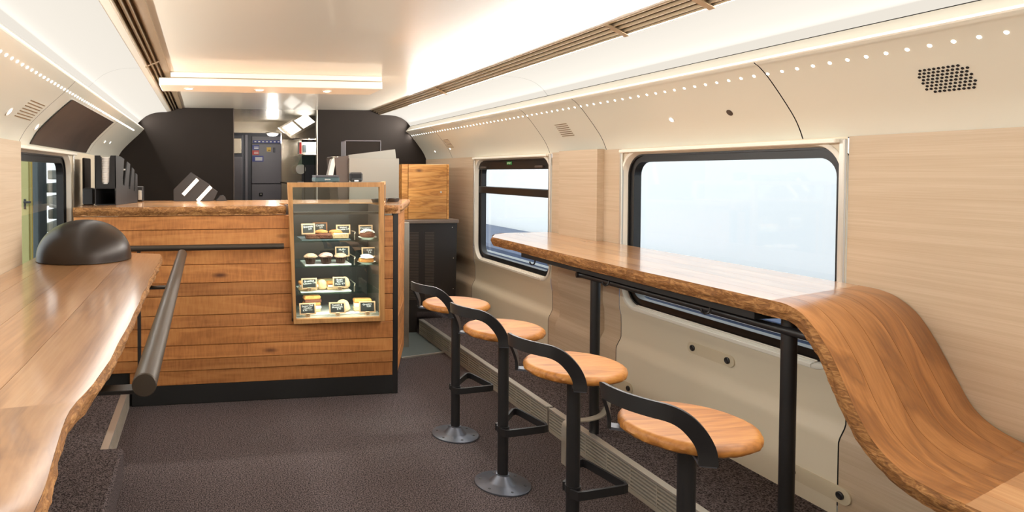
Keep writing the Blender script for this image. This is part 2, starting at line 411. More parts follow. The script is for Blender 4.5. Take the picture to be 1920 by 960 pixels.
def window(name, wallp, y0, y1, x, sgn, hole, opening=False):
    """cream panel of the wall (part of wallp) with the window set in it"""
    pn = holed(y0, y1, .60, 1.42, hole, x, sgn, 4); zl = [z for z in ZS if z < .6]+[.6]
    pn.grid([[(x+sgn*wave(z), y, z) for y in (y0, y1)] for z in zl])
    pn.build('window_panel', 'creamwall', wallp, smooth=True, angle=25)
    t = root_struct(name, (x, (y0+y1)/2, hole[2]))
    yc = (hole[0]+hole[1])/2; zc = (hole[2]+hole[3])/2; hw = (hole[1]-hole[0])/2; hh = (hole[3]-hole[2])/2
    def lp(d_, xx): return [(xx, *p) for p in (lambda q: q+[q[0]])(rrect(yc, zc, hw-d_, hh-d_, hole[4]-d_*.5))]
    MB().grid([lp(-.012, x-sgn*.002), lp(-.006, x-sgn*.006), lp(.002, x-sgn*.004), lp(.012, x+sgn*.034)]).build('surround', 'surround', t, smooth=True, angle=50)
    f = ring((hole[0]+.006, hole[1]-.006, hole[2]+.006, hole[3]-.006, hole[4]), x+sgn*.03, x+sgn*.07, .042).build('frame', 'rubber', t, smooth=True)
    ring((hole[0]+.010, hole[1]-.010, hole[2]+.010, hole[3]-.010, hole[4]), x+sgn*.022, x+sgn*.034, .008).build('seal', 'rubber', f, smooth=True)
    zb = hole[2]
    MB().prism([(x+sgn*.03, 0, zb+.016), (x-sgn*.008, 0, zb+.004), (x-sgn*.008, 0, zb-.008), (x+sgn*.03, 0, zb-.004)], (0, hole[0]+.10, 0), (0, hole[1]-.10, 0)).build('sill', 'surround', t)
    for i in range(3):
        xx = x+sgn*(-.002+.011*i); zz = zb+.0045+.0036*i
        MB().box(min(xx, xx+sgn*.004), max(xx, xx+sgn*.004), hole[0]+.10, hole[1]-.10, zz, zz+.005, .001).build('sill_rib', 'surround', t)
    def pane(za, zb_):
        ya, yb = hole[0]+.02, hole[1]-.02; xx = x+sgn*.06
        MB().box(min(xx, xx+sgn*.004), max(xx, xx+sgn*.004), ya, yb, za, zb_).build('pane', 'glass', t)
    if opening:
        pane(hole[2]+.02, 1.14); pane(1.18, 1.33)
        MB().box(min(x+sgn*.02, x+sgn*.07), max(x+sgn*.02, x+sgn*.07), hole[0]+.02, hole[1]-.02, 1.133, 1.186, .004).build('transom', 'rubber', f)
        tb = MB().box(min(x+sgn*.018, x+sgn*.07), max(x+sgn*.018, x+sgn*.07), hole[0]+.01, hole[1]-.01, 1.318, hole[3]-.02, .004).build('top_bar', 'rubber', f)
        for yy in (hole[0]+.16, hole[1]-.14):
            MB().box(x-sgn*.0+.0, x+sgn*.02, yy-.05, yy+.05, 1.326, 1.342, .004).build('latch', 'darkbrown', t)
    else: pane(hole[2]+.02, hole[3]-.02)
    # top rail for the blind
    MB().box(min(x-sgn*.03, x), max(x-sgn*.03, x), y0+.02, y1-.02, 1.398, 1.414, .003).build('blind_rail', 'surround', t)
    for yy in (y0+.012, y1-.012):
        MB().box(min(x-sgn*.012, x+sgn*.002), max(x-sgn*.012, x+sgn*.002), yy-.010, yy+.010, hole[2]+.1, 1.413, .003).build('side_rail', 'alu', t)
    return t

wr = root_struct('wall_right', (XR, 2, PLAT), 'pale laminate and cream wall panels along the window side')
wl = root_struct('wall_left', (XL, 2, PLAT), 'pale laminate and cream wall panels behind the left table')
strip(5.115, YP, XR, 1).build('laminate_panel', 'lamin', wr, smooth=True)
strip(3.20, 3.895, XR, 1).build('laminate_panel', 'lamin', wr, smooth=True)
strip(3.346, 3.74, XR, 1, .041, 1.424).build('pillar_panel', 'lamin', wr, smooth=True, angle=30)
strip(1.17, 1.95, XR, 1).build('laminate_panel', 'lamin', wr, smooth=True)
strip(YB, -.15, XR, 1).build('laminate_panel', 'lamin', wr, smooth=True)
HZ = (.607, 1.398)
win1 = window('window_1', wr, 3.90, 5.11, XR, 1, (3.915, 5.085, HZ[0], HZ[1], .11), True)
win2 = window('window_2', wr, 1.955, 3.195, XR, 1, (1.972, 3.178, HZ[0], HZ[1], .11))
window('unseen_window_right', wr, -.145, 1.165, XR, 1, (-.08, 1.10, HZ[0], HZ[1], .10))  # out-of-view window added to bring in daylight
strip(4.18, YP, XL, -1).build('cream_panel', 'creamwall', wl, smooth=True)
strip(1.72, 2.875, XL, -1, .04, 1.424).build('laminate_panel', 'lamin', wl, smooth=True, angle=30)
strip(YB, .3, XL, -1).build('laminate_panel', 'lamin', wl, smooth=True)
window('window_4', wl, 2.84, 4.175, XL, -1, (2.875, 4.10, HZ[0], HZ[1], .11))
window('unseen_window_left', wl, .31, 1.75, XL, -1, (.38, 1.68, HZ[0], HZ[1], .10))  # also outside the view, put in for extra daylight from the left
# green exit sticker of the openable window
st = MB().box(XR+.0165, XR+.0178, 4.485, 4.565, 1.352, 1.374).build('exit_sticker', 'green', win1)
for k, yy in enumerate((4.552, 4.535, 4.518, 4.50)):
    MB().box(XR+.0155, XR+.0164, yy-.004, yy+.004, 1.357+.003*(k % 2), 1.369).build('glyph', 'white', st)
# skirting along the foot of the right wall
struct('baseboard_right', MB().box(XR-.012, XR+.02, YB, 5.12, PLAT, PLAT+.022, .003), 'alu')
struct('baseboard_left', MB().box(XL-.02, XL+.012, YB, 4.1, .14, .16, .003), 'alu')

# ------------------------------------------------------------------ coves
RSEC = [(2.157, 1.418), (2.142, 1.455), (2.12, 1.496), (2.085, 1.545), (2.042, 1.60), (2.004, 1.645), (1.972, 1.676), (1.955, 1.687), (1.950, 1.692)]
LSEC = [(-.783, 1.418), (-.772, 1.445), (-.745, 1.49), (-.70, 1.54), (-.65, 1.589), (-.60, 1.635), (-.567, 1.668), (-.552, 1.684), (-.547, 1.69)]
def cove_panel(sec, y0, y1, name, parent):
    s2 = [(p[0], p[2]) for p in bez([(x, 0, z) for x, z in sec], 32)]
    mb = MB().grid([[(x, y0, z), (x, y1, z)] for x, z in s2])
    return mb.build(name, 'cream', parent, smooth=True, angle=60)
cvR = root_struct('ceiling_cove_right', (1.95, 2, 1.42), 'cream curved cove panels above the right windows')
cvL = root_struct('ceiling_cove_left', (-.55, 2, 1.42), 'cream curved cove panels above the left window')
g = .0025
for a, b in ((YB, .6), (.6, 2.129), (2.129, 3.33), (3.33, 3.93), (3.93, 5.6), (5.6, YP)):
    cove_panel(RSEC, a+g, b-g, 'cove_panel', cvR)
for a, b in ((YB, 1.6), (1.6, 3.0), (3.0, 4.75), (4.75, YP)):
    cove_panel(LSEC, a+g, b-g, 'cove_panel', cvL)
for sec, par, d in ((RSEC, cvR, .004), (LSEC, cvL, -.004)):   # dark backing behind the panel joints
    MB().grid([[(x+d, YB, z+.004), (x+d, YP, z+.004)] for x, z in sec]).build('joint_backing', 'blackmatte', par)
# lip faces above the panel edges
def lip(name, pts, mat, par, y0=YB, y1=YP):
    return MB().grid([[(x, y0, z), (x, y1, z)] for x, z in pts]).build(name, mat, par, smooth=True, angle=50)
lip('lip', [(1.950, 1.692), (1.948, 1.697), (1.952, 1.702), (1.99, 1.744), (2.0, 1.744)], 'lightbox', cvR)
lip('lip', [(-.547, 1.69), (-.545, 1.695), (-.55, 1.701), (-.597, 1.742), (-.61, 1.742)], 'lightbox', cvL)
# luminous panels
def cove_light(name, pts, label, lx, dirx, watt):
    s2 = [(p[0], p[2]) for p in bez([(x, 0, z) for x, z in pts], 24)]
    t = thing(name, label, 'ceiling light', (pts[0][0], 2, pts[0][1]), 'luminous cove lights')
    for a, b in ((YB, .6), (.6, 3.66), (3.66, YP)):
        MB().grid([[(x, a+.001, z), (x, b-.001, z)] for x, z in s2]).build('diffuser', 'cove', t, smooth=True, angle=60)
    ld = bpy.data.lights.new('added_uplight', 'AREA'); ld.shape = 'RECTANGLE'; ld.size = .02; ld.size_y = YP-YB-.1; ld.energy = watt; ld.color = (1, .975, .93)  # unseen area light added along the ledge to lift the ceiling
    lo = bpy.data.objects.new('added_uplight', ld); COL.objects.link(lo); lo.parent = t; lo.location = Vector((lx, (YP+YB)/2, 1.752))-t.location
    nv = Vector((dirx, 0, .20)).normalized(); zax = -nv; yax = Vector((0, 1, 0)); xax = yax.cross(zax)
    lo.rotation_euler = Matrix((xax, yax, zax)).transposed().to_euler()
    return t
cove_light('cove_light', [(1.688, 1.853), (1.76, 1.852), (1.83, 1.846), (1.90, 1.826), (1.955, 1.79), (1.992, 1.747)], 'long luminous cove panel above the right windows', 1.965, -1, UP_W)
cove_light('cove_light', [(-.335, 1.853), (-.40, 1.85), (-.46, 1.84), (-.52, 1.815), (-.565, 1.78), (-.602, 1.745)], 'long luminous cove panel above the left table', -.575, 1, UP_W*.55)
# ceiling
struct('ceiling', MB().box(-.20, 1.60, YB, YP+.05, 1.895, 1.93), 'ceiling', 'glossy cream ceiling panel between the two slotted channels')
def channel(name, x0, x1, za, zb, xs):
    """slotted air channel between the ceiling and the luminous cove"""
    t = root_struct(name, ((x0+x1)/2, 2, zb))
    MB().grid([[(x0, YB, za), (x0, YP, za)], [(x0, YB, za+.06), (x0, YP, za+.06)], [(x1, YB, za+.06), (x1, YP, za+.06)], [(x1, YB, zb), (x1, YP, zb)]]).build('channel_back', 'brown', t)
    for k, xx in enumerate(xs):
        zz = za+(zb-za)*(xx-x0)/(x1-x0)
        MB().box(xx-.004, xx+.004, YB, YP-.002, zz-.002, zz+.03, .001).build('slat', 'fin', t)
    return t
chR = channel('trim_4', 1.60, 1.69, 1.895, 1.853, (1.604, 1.626, 1.648, 1.670, 1.686))
chL = channel('trim_5', -.232, -.305, 1.893, 1.86, (-.234, -.256, -.278, -.301))
MB().box(-.232, -.198, YB, YP, 1.886, 1.894).build('shadow_edge', 'brown', chL)  # brown strip paints the shadow band between channel and ceiling
MB().grid([[(-.305, YB, 1.86), (-.305, YP, 1.86)], [(-.337, YB, 1.853), (-.337, YP, 1.853)]]).build('edge_strip', 'ceiling', chL)
for yy in (2.478, 4.505, 2.02, .6):
    q = MB(); q.prism([(1.600, yy-.012, 1.892), (1.690, yy-.012, 1.850), (1.690, yy-.012, 1.846), (1.600, yy-.012, 1.888)], (0, 0, 0), (0, .028, 0)); q.build('clip', 'fin', chR)
for yy in (3.637, 1.6):
    q = MB(); q.prism([(-.230, yy-.012, 1.89), (-.306, yy-.012, 1.857), (-.306, yy-.012, 1.853), (-.230, yy-.012, 1.886)], (0, 0, 0), (0, .024, 0)); q.build('clip', 'fin', chL)
# outer shell so that no daylight leaks past the linings
struct('roof', MB().grid([[(x, YB-.1, z), (x, 9.2, z)] for x, z in ((XR+.16, -.06), (XR+.16, .5))]).grid([[(x, YB-.1, z), (x, 9.2, z)] for x, z in ((XR+.004, 1.415), (XR+.12, 1.43), (XR+.12, 2.06), (XL-.12, 2.06), (XL-.12, 1.43), (XL-.004, 1.415))]), 'blackmatte')
struct('wall_rear', MB().box(-.95, 2.35, YB-.06, YB, -.06, 2.06), 'creamwall')

# LED lines
def led_line(label, x, z, y0, n, nrm, gaps, watt):
    t = thing('led_strip', label, 'light', (x, y0, z), 'dotted led lines under the coves')
    src = None
    nv = Vector(nrm).normalized()
    for i in range(n):
        if i in gaps: continue
        if src is None:
            mb = MB(); q = nv.to_track_quat('Z', 'Y').to_matrix()
            vs = [q @ Vector((.0052*math.cos(a), .0052*math.sin(a), .0012)) for a in [2*math.pi*j/12 for j in range(12)]]
            vs += [q @ Vector((.0052*math.cos(a), .0052*math.sin(a), -.002)) for a in [2*math.pi*j/12 for j in range(12)]]
            mb.add(vs, [tuple(range(12))]+[(j, (j+1) % 12, 12+(j+1) % 12, 12+j) for j in range(12)])
            src = mb.build('led', 'bulb', t, off=False); src.location = (0, .06*i, 0)
        else:
            c = src.copy(); COL.objects.link(c); c.parent = t; c.location = (0, .06*i, 0)
    ld = bpy.data.lights.new('led_glow', 'AREA'); ld.shape = 'RECTANGLE'; ld.size = .05; ld.size_y = .06*n; ld.energy = watt; ld.color = (1, .975, .94)
    lo = bpy.data.objects.new('led_glow', ld); COL.objects.link(lo); lo.parent = t; lo.location = nv*.006+Vector((0, .03*n, 0))
    zax = -nv; yax = Vector((0, 1, 0)); xax = yax.cross(zax)
    lo.rotation_euler = Matrix((xax, yax, zax)).transposed().to_euler()
    return t
led_line('row of small round LED lights along the right cove edge', 1.998, 1.6515, -1.6, 134, (-.75, 0, -.66), (), LED_W)
led_line('row of small round LED lights along the left cove edge', -.584, 1.6495, -1.6, 124, (.68, 0, -.73), (), LED_W*.2)

# small fittings on the coves
def sec_at(sec, z):
    for (xa, za), (xb, zb) in zip(sec, sec[1:]):
        if za <= z <= zb: return xa+(xb-xa)*(z-za)/(zb-za)
    return sec[-1][0]
def speaker(y0, y1, z0, z1, nx, nz, label, r=.0038, sec=RSEC, sgn=1):
    zc = (z0+z1)/2; t = thing('speaker_grille', label, 'grille', (sec_at(sec, zc), (y0+y1)/2, zc)); src = None
    for j in range(nz):
        z = z0+(z1-z0)*j/(nz-1); x = sec_at(sec, z)
        for i in range(nx):
            if (j in (0, nz-1)) and i in (0, nx-1): continue
            y = y0+(y1-y0)*(i+(.5 if j % 2 else 0))/(nx)
            loc = Vector((x-sgn*.0012, y, z))-t.location
            if src is None:
                nv = Vector((-sgn*.8, 0, -.6)); q = nv.to_track_quat('Z', 'Y').to_matrix(); mb = MB()
                vs = [q @ Vector((r*math.cos(a), r*math.sin(a), h)) for h in (.0008, -.003) for a in [2*math.pi*k/10 for k in range(10)]]
                mb.add(vs, [tuple(range(10))]+[(k, (k+1) % 10, 10+(k+1) % 10, 10+k) for k in range(10)])
                src = mb.build('perforation', 'blackmatte', t, off=False); src.location = loc
            else:
                c = src.copy(); COL.objects.link(c); c.parent = t; c.location = loc
speaker(1.527, 1.662, 1.532, 1.592, 11, 8, 'perforated speaker grille on the cove near the top right')
def vent(y0, y1, z0, z1, sec, sgn, label, n=7):
    zc = (z0+z1)/2; t = thing('air_vent', label, 'vent', (sec_at(sec, zc), (y0+y1)/2, zc))
    for i in range(n):
        z = z0+(z1-z0)*i/(n-1); x = sec_at(sec, z)-sgn*.0015; dz = (z1-z0)/(n-1)*.32
        x2 = sec_at(sec, z+dz)-sgn*.0015
        MB().prism([(x, y0, z), (x, y1, z), (x2, y1, z+dz), (x2, y0, z+dz)], (0, 0, 0), (sgn*.004, 0, .003)).build('slot', 'brown', t)
vent(3.57, 3.70, 1.51, 1.575, RSEC, 1, 'slotted air vent on the right cove between the windows')
vent(5.45, 5.58, 1.51, 1.575, RSEC, 1, 'slotted air vent on the right cove near the black partition')
vent(2.72, 2.95, 1.515, 1.575, LSEC, -1, 'slotted air vent on the left cove beside the dark panel')
def spot_fit(y, z, sec, sgn, label, mat, rim, r=.016, watt=0, aim=(-.2, 0, -.6)):
    x = sec_at(sec, z); t = thing('ceiling_fitting', label, 'fitting', (x, y, z))
    nv = Vector((-sgn*.8, 0, -.6)); q = nv.to_track_quat('Z', 'Y').to_matrix()
    def disc(rad, h0, h1, nm, mt):
        mb = MB(); vs = [q @ Vector((rad*math.cos(a), rad*math.sin(a), h)) for h in (h1, h0) for a in [2*math.pi*k/20 for k in range(20)]]
        mb.add(vs, [tuple(range(20))]+[(k, (k+1) % 20, 20+(k+1) % 20, 20+k) for k in range(20)]); return mb.build(nm, mt, t, off=False)
    disc(r, -.004, .0015, 'rim', rim); disc(r*.6, 0, .0025, 'lens', mat)
    if watt:
        ld = bpy.data.lights.new('reading_glow', 'SPOT'); ld.energy = watt; ld.spot_size = math.radians(38); ld.spot_blend = .8; ld.shadow_soft_size = .012; ld.color = (1, .95, .88)
        lo = bpy.data.objects.new('reading_glow', ld); COL.objects.link(lo); lo.parent = t; lo.location = nv*.01
        lo.rotation_euler = (-Vector(aim).normalized()).to_track_quat('Z', 'Y').to_euler()
spot_fit(2.737, 1.536, RSEC, 1, 'small white reading light on the right cove', 'bulb', 'white', .016, 7, (-.2, -.12, -.62))
spot_fit(2.398, 1.538, RSEC, 1, 'small dark round cap on the right cove', 'darkbrown', 'darkbrown', .014)
spot_fit(2.62, 1.525, LSEC, -1, 'small white reading light on the left cove next to the vent', 'bulb', 'white', .02)
spot_fit(3.12, 1.50, LSEC, -1, 'small white reading light at the edge of the dark panel', 'bulb', 'white', .018, 4, (.3, .05, -.58))
spot_fit(5.05, 1.52, LSEC, -1, 'small white cove light left of the black partition, nearer one', 'bulb', 'white', .014)
spot_fit(5.30, 1.525, LSEC, -1, 'small white cove light left of the black partition, farther one', 'bulb', 'white', .014)
spot_fit(5.95, 1.49, RSEC, 1, 'small white cove light above the wooden locker, farther one', 'bulb', 'white', .012)
spot_fit(5.55, 1.50, RSEC, 1, 'small white cove light above the wooden locker, nearer one', 'bulb', 'white', .012)
# dark panel on the left cove
s2 = [(x, z) for x, z in LSEC if 1.43 < z < 1.636]; s2 = [(-.779, 1.43)]+s2
rows = [[(x+.006, 3.2-.03*(1.63-z)/.2, z-.004), (x+.006, 4.6, z-.004)] for x, z in s2]
mb = MB().grid(rows); mb.grid([[(x-.006, a[1], z), (x, a[1], z)] for (x, _, z), a in zip([r[0] for r in rows], [r[0] for r in rows])])
tag(mb.build('wall_panel', 'tv', smooth=True, angle=40), 'dark brown curved panel on the left cove above the window', 'panel')

# ------------------------------------------------------------------ partition and galley
pt = root_struct('wall_partition', (.67, YP, 0), 'charcoal partition with an opening to the galley')
MB().box(-.95, .271, YP, YP+.05, 0, 2.0).build('partition_panel', 'blackwall', pt)
MB().box(1.075, 2.32, YP, YP+.05, 0, 2.0).build('partition_panel', 'blackwall', pt)
MB().box(.271, .279, YP-.003, YP+.055, 0, 1.893).build('edge_trim', 'darkbrown', pt)
MB().box(1.068, 1.075, YP-.003, YP+.055, 0, 1.893).build('edge_trim', 'alu', pt)
struct('ceiling_galley', MB().box(-.3, 1.6, YP+.05, 8.0, 1.895, 1.93), 'steel')
struct('wall_galley_header', MB().box(-.3, 1.6, 7.95, 8.02, 1.765, 1.895), 'steel')
struct('wall_galley_left', MB().box(.18, .22, YP+.05, 8.6, 0, 1.9), 'greydoor')
struct('wall_galley_right', MB().box(1.42, 1.46, YP+.05, 8.6, 0, 1.9), 'steel')
struct('wall_galley_end', MB().box(.1, 1.6, 8.62, 8.7, 0, 2.0), 'greydark')
struct('ceiling_vestibule', MB().box(.1, 1.6, 8.02, 8.7, 1.80, 1.9), 'greydark')
d = root_struct('door_1', (.8, 8.6, 0), 'grey metal door panel covered with small notices at the end of the galley')
MB().box(.605, 1.01, 8.595, 8.62, 1.15, 1.66, .004).build('upper_panel', 'greydoor', d)
MB().box(.605, 1.01, 8.595, 8.62, .5, 1.14, .004).build('lower_panel', 'greydoor', d)
MB().box(.605, 1.01, 8.60, 8.62, 1.67, 1.76, .004).build('header_panel', 'greydoor', d)
lk = MB().box(.70, .745, 8.585, 8.597, .985, 1.03, .003).build('lock', 'blackmatte', d)
MB().box(.715, .73, 8.58, 8.586, 1.005, 1.018).build('key_plate', 'alu', lk)
hd = MB().box(.62, 1.0, 8.594, 8.60, 1.672, 1.706).build('notice_strip', 'blue', d)
for k in range(7): MB().box(.64+.05*k, .665+.05*k, 8.592, 8.594, 1.682, 1.695).build('glyph', 'white', hd)
def notice(x0, x1, z0, z1, mat, mark='white', bars=2):
    n = MB().box(x0, x1, 8.590, 8.595, z0, z1).build('notice', mat, d)
    for b in range(bars): MB().box(x0+(x1-x0)*.25, x1-(x1-x0)*.1, 8.5885, 8.590, z0+(z1-z0)*(.2+.6*b/bars), z0+(z1-z0)*(.2+.6*b/bars)+(z1-z0)*.14).build('print_line', mark, n)
notice(.613, .702, 1.585, 1.645, 'blue'); notice(.613, .70, 1.521, 1.576, 'red'); notice(.613, .757, 1.432, 1.507, 'blue', bars=3)
notice(.799, .854, 1.563, 1.618, 'yellow', 'blackmatte', 1)
MB().box(.88, .91, 8.585, 8.595, 1.55, 1.615, .004).build('hook_plate', 'greydark', d)
# open narrow door at the right of the far panel, hinge side
nd = root_struct('door_2', (1.05, 8.2, 0), 'dark open door leaf beside the steel galley column')
MB().box(1.035, 1.075, 7.9, 8.55, .3, 1.72, .004).build('leaf', 'greydark', nd)
for zz in (1.02, 1.30, 1.55): MB().box(1.02, 1.036, 7.93, 7.98, zz, zz+.06, .003).build('hinge', 'alu', nd)
for k, c in enumerate(('red', 'white', 'blue')): MB().box(1.030, 1.036, 8.02, 8.05, 1.50+.045*k, 1.54+.045*k).build('label_stripe', c, nd)
# tall narrow locker on the left side of the galley
t = thing('galley_cupboard', 'narrow grey galley cupboard behind the charcoal partition', 'cupboard', (.35, 8.2, 0))
MB().box(.225, .46, 8.0, 8.5, 0, 1.74, .004).build('body', 'greydark', t)
MB().box(.24, .44, 7.985, 8.002, 1.52, 1.70, .004).build('upper_door', 'steel', t)
MB().box(.30, .33, 7.975, 8.002, .96, 1.46, .004).build('grab_strip', 'alu', t)
MB().box(.34, .45, 7.985, 8.002, .9, 1.48, .004).build('lower_door', 'greydoor', t)
tag(MB().box(.50, .535, 8.3, 8.35, 0, 1.76, .004).build('door_post', 'greydoor'), 'grey door post left of the far notices', 'post')
# steel column right of the corridor
tag(MB().box(.845, 1.075, 7.35, 7.40, 0, 1.80, .003).box(.845, .86, 7.33, 7.352, 0, 1.80).build('steel_column', 'steel'), 'brushed steel galley column below the extractor hood', 'column')
tag(MB().box(.93, .955, 7.335, 7.352, .95, 1.18, .003).build('pull_handle', 'blackmatte'), 'black slot handle on the steel galley column', 'handle')
# wall lamp
t = thing('bulkhead_lamp', 'small round lit lamp at the end of the galley ceiling', 'lamp', (.80, 7.9, 1.76))
MB().lathe([(.085, 0), (.085, -.012), (.075, -.016)], (.80, 7.85, 1.765), 24).build('rim', 'steel', t, smooth=True)
MB().lathe([(.07, -.012), (.06, -.03), (.035, -.042), (.0001, -.046)], (.80, 7.85, 1.765), 24).build('dome', 'lampwhite', t, smooth=True)
ld = bpy.data.lights.new('bulkhead_glow', 'POINT'); ld.energy = 9; ld.shadow_soft_size = .05; ld.color = (1, .95, .88)
lo = bpy.data.objects.new('bulkhead_glow', ld); COL.objects.link(lo); lo.parent = t; lo.location = Vector((.80, 7.85, 1.69))-t.location
# extractor hood
t = thing('extractor_hood', 'steel extractor hood with two lit panels above the galley', 'hood', (1.05, 7.1, 1.65))
A = Vector((.79, 7.1, 1.775)); B = Vector((1.0, 7.1, 1.70)); ex = Vector((.30, 0, .23)); 
hood_sec = [(.76, 1.80), (.90, 1.66), (1.23, 1.66), (1.23, 1.895), (1.06, 1.895)]
fr = MB().prism([(.775, 7.0, 1.765), (.90, 7.0, 1.66), (1.21, 7.0, 1.80), (1.06, 7.0, 1.93)], (0, 0, 0), (0, .05, 0)).build('light_frame', 'steel', t)
def quad_on(u0, u1, v0, v1, yy, nm, mat, par):
    P0 = Vector((.775, 0, 1.765)); U = Vector((.285, 0, .165)); V = Vector((.125, 0, -.105))
    pts = [P0+U*u+V*v for u, v in ((u0, v0), (u1, v0), (u1, v1), (u0, v1))]
    MB().prism([(p.x, yy, p.z) for p in pts], (0, 0, 0), (0, .004, 0)).build(nm, mat, par)
quad_on(.10, .46, .12, .9, 6.995, 'lit_panel', 'lampwhite', fr); quad_on(.54, .97, .12, .9, 6.995, 'lit_panel', 'lampwhite', fr)
MB().prism([(.90, 7.0, 1.66), (1.21, 7.0, 1.80), (1.40, 7.0, 1.80), (1.40, 7.0, 1.66)], (0, .05, 0), (0, .30, 0)).build('body', 'steel', t)
MB().box(1.06, 1.40, 7.05, 7.35, 1.80, 1.893).build('duct', 'steel', t)
ld = bpy.data.lights.new('added_hood_fill', 'AREA'); ld.size = .2; ld.energy = 9; ld.color = (1, .96, .9)  # fill light added under the hood to brighten the dark galley
lo = bpy.data.objects.new('added_hood_fill', ld); COL.objects.link(lo); lo.parent = t; lo.location = Vector((1.2, 7.15, 1.64))-t.location
for k in range(4): MB().box(.96+.08*k, 1.02+.08*k, 7.06, 7.28, 1.652, 1.66, .002).build('filter', 'darkbrown', t)
# shelf goods right of the column
t = thing('cardboard_carton', 'small white carton with a red edge on the galley shelf', 'box', (1.1, 7.2, 1.49))
MB().box(1.01, 1.10, 7.1, 7.22, 1.492, 1.62, .002).build('front_face', 'white', t); MB().box(1.012, 1.034, 7.096, 7.1, 1.494, 1.618).build('red_band', 'red', t); MB().box(1.05, 1.085, 7.096, 7.1, 1.51, 1.59).build('print_patch', 'extgrey', t)
tag(MB().box(1.105, 1.21, 7.12, 7.25, 1.492, 1.62, .002).build('steel_canister', 'alu'), 'square steel canister beside the white carton', 'canister')
t = thing('sneeze_guard', 'greenish glass guard with steel shelf in the galley', 'glass guard', (1.12, 7.15, 1.37))
MB().prism([(.985, 7.05, 1.375), (1.03, 7.05, 1.475), (1.26, 7.05, 1.475), (1.26, 7.05, 1.375)], (0, 0, 0), (0, .006, 0)).build('pane', 'shelfglass', t)
MB().box(1.0, 1.40, 7.06, 7.3, 1.478, 1.49, .002).build('shelf', 'steel', t); MB().box(1.06, 1.07, 7.07, 7.08, .95, 1.378).build('support', 'blackmatte', t)
tag(MB().lathe([(.0001, 0), (.05, .003), (.055, .01), (.045, .014), (.0001, .012)], (0, 0, 0), 24).build('round_plate', 'china', smooth=True), 'white round plate hanging in the galley', 'plate')
bpy.context.scene.objects['round_plate'].rotation_euler = (math.pi/2, 0, 0); bpy.context.scene.objects['round_plate'].location = (1.04, 7.2, 1.33)
struct('counter_galley', MB().box(1.0, 1.42, 6.9, 7.6, 0, .96, .004), 'steel')

# ------------------------------------------------------------------ light box over the counter
t = thing('downlight_beam', 'white boxed ceiling beam with three downlights above the bar counter', 'ceiling light', (.43, 4.2, 1.82), None)
MB().box(-.195, 1.095, 4.05, 4.36, 1.864, 1.8945, .003).build('upper_tier', 'lightbox', t)
MB().box(-.195, 1.095, 4.062, 4.35, 1.858, 1.866).build('shadow_gap', 'brown', t)
MB().box(-.262, 1.10, 4.05, 4.37, 1.816, 1.859, .003).build('lower_tier', 'lightbox', t)
for x in (-.09, .345, .775):
    l = MB().lathe([(.030, 0), (.030, -.003), (.024, -.004)], (x, 4.2, 1.8165), 24).build('downlight', 'alu', t, smooth=True)
    MB().lathe([(.022, -.0042), (.018, -.0062), (.0001, -.0068)], (x, 4.2, 1.8165), 20).build('lens', 'bulb', l)
    ld = bpy.data.lights.new('downlight_glow', 'SPOT'); ld.energy = SPOT_W; ld.spot_size = math.radians(95); ld.spot_blend = .6; ld.shadow_soft_size = .02; ld.color = (1, .93, .84)
    lo = bpy.data.objects.new('downlight_glow', ld); COL.objects.link(lo); lo.parent = t; lo.location = Vector((x, 4.2, 1.806))-t.location

# ------------------------------------------------------------------ bar counter
YC = 3.755
t = bc = thing('bar_counter', 'sawn timber plank front of the bar counter', 'counter', (.3, YC, 0))
def side_x(y): return 1.118+(y-3.77)*.365          # the counter end runs outwards to the rear
MB().prism([(-.70, YC+.022, 0), (1.087, YC+.022, 0), (side_x(4.45)-.02, 4.45, 0), (-.70, 4.45, 0)], (0, 0, .0), (0, 0, .44)).build('carcass', 'blackmatte', t)
MB().box(-.40, 1.11, YC+.004, YC+.03, .001, .109, .002).build('toe_kick', 'blackmatte', t)
MB().prism([(1.088, YC+.004, 0), (1.118, YC+.002, 0), (1.118, YC+.03, 0), (1.088, YC+.03, 0)], (0, 0, .001), (0, 0, 1.056)).build('corner_post', 'black', t)
zs = [1.056, .978, .869, .782, .68, .607, .50, .429, .332, .255, .189, .109]
for i in range(len(zs)-1):
    z1, z0 = zs[i], zs[i+1]; dy = random.uniform(-.004, .003); tilt = random.uniform(0, .004)
    xr = .50 if z0 > .44 else 1.0865
    if i == 6: xr = .512
    xl = -.70 if z0 > .13 else -.41
    mb = MB().box(xl, xr, YC+dy, YC+.022, z0+.0012, z1-.0012, .0022)
    mb.v = [(x, y-(tilt if (z < z0+.01 and y < YC+.01) else 0), z) for x, y, z in mb.v]
    mb.build('plank', 'plank', t)
zr = [1.047, .953, .866, .782, .676, .59, .50, .429]
for z1, z0 in zip(zr, zr[1:]):
    dy = random.uniform(-.003, .003)
    MB().box(1.034, 1.0865, YC+dy, YC+.022, z0+.0012, z1-.0012, .002).build('plank', 'plank', t)
# angled end
for z1, z0 in zip(zs[:], zs[1:]):
    d_ = random.uniform(0, .004); z0b = z0 if z0 > .12 else .10
    pts = [(1.119+d_, 3.787, 0), (side_x(4.45)+d_, 4.45, 0), (side_x(4.45)-.02, 4.45, 0), (1.10, 3.787, 0)]
    MB().prism(pts, (0, 0, z0b+.001), (0, 0, z1-.001)).build('end_plank', 'plank', t)
# slim handrail on the counter
t = thing('handrail', 'slim black horizontal rail on the counter front', 'rail', (.1, YC-.07, .885))
MB().tube([(-.60, YC-.07, .886), (.437, YC-.07, .886)], .0165, 16).build('tube', 'barsteel', t, smooth=True)
for x in (-.5, -.1, .35): MB().box(x-.012, x+.012, YC-.075, YC+.0, .876, .884, .001).build('bracket', 'black', t)
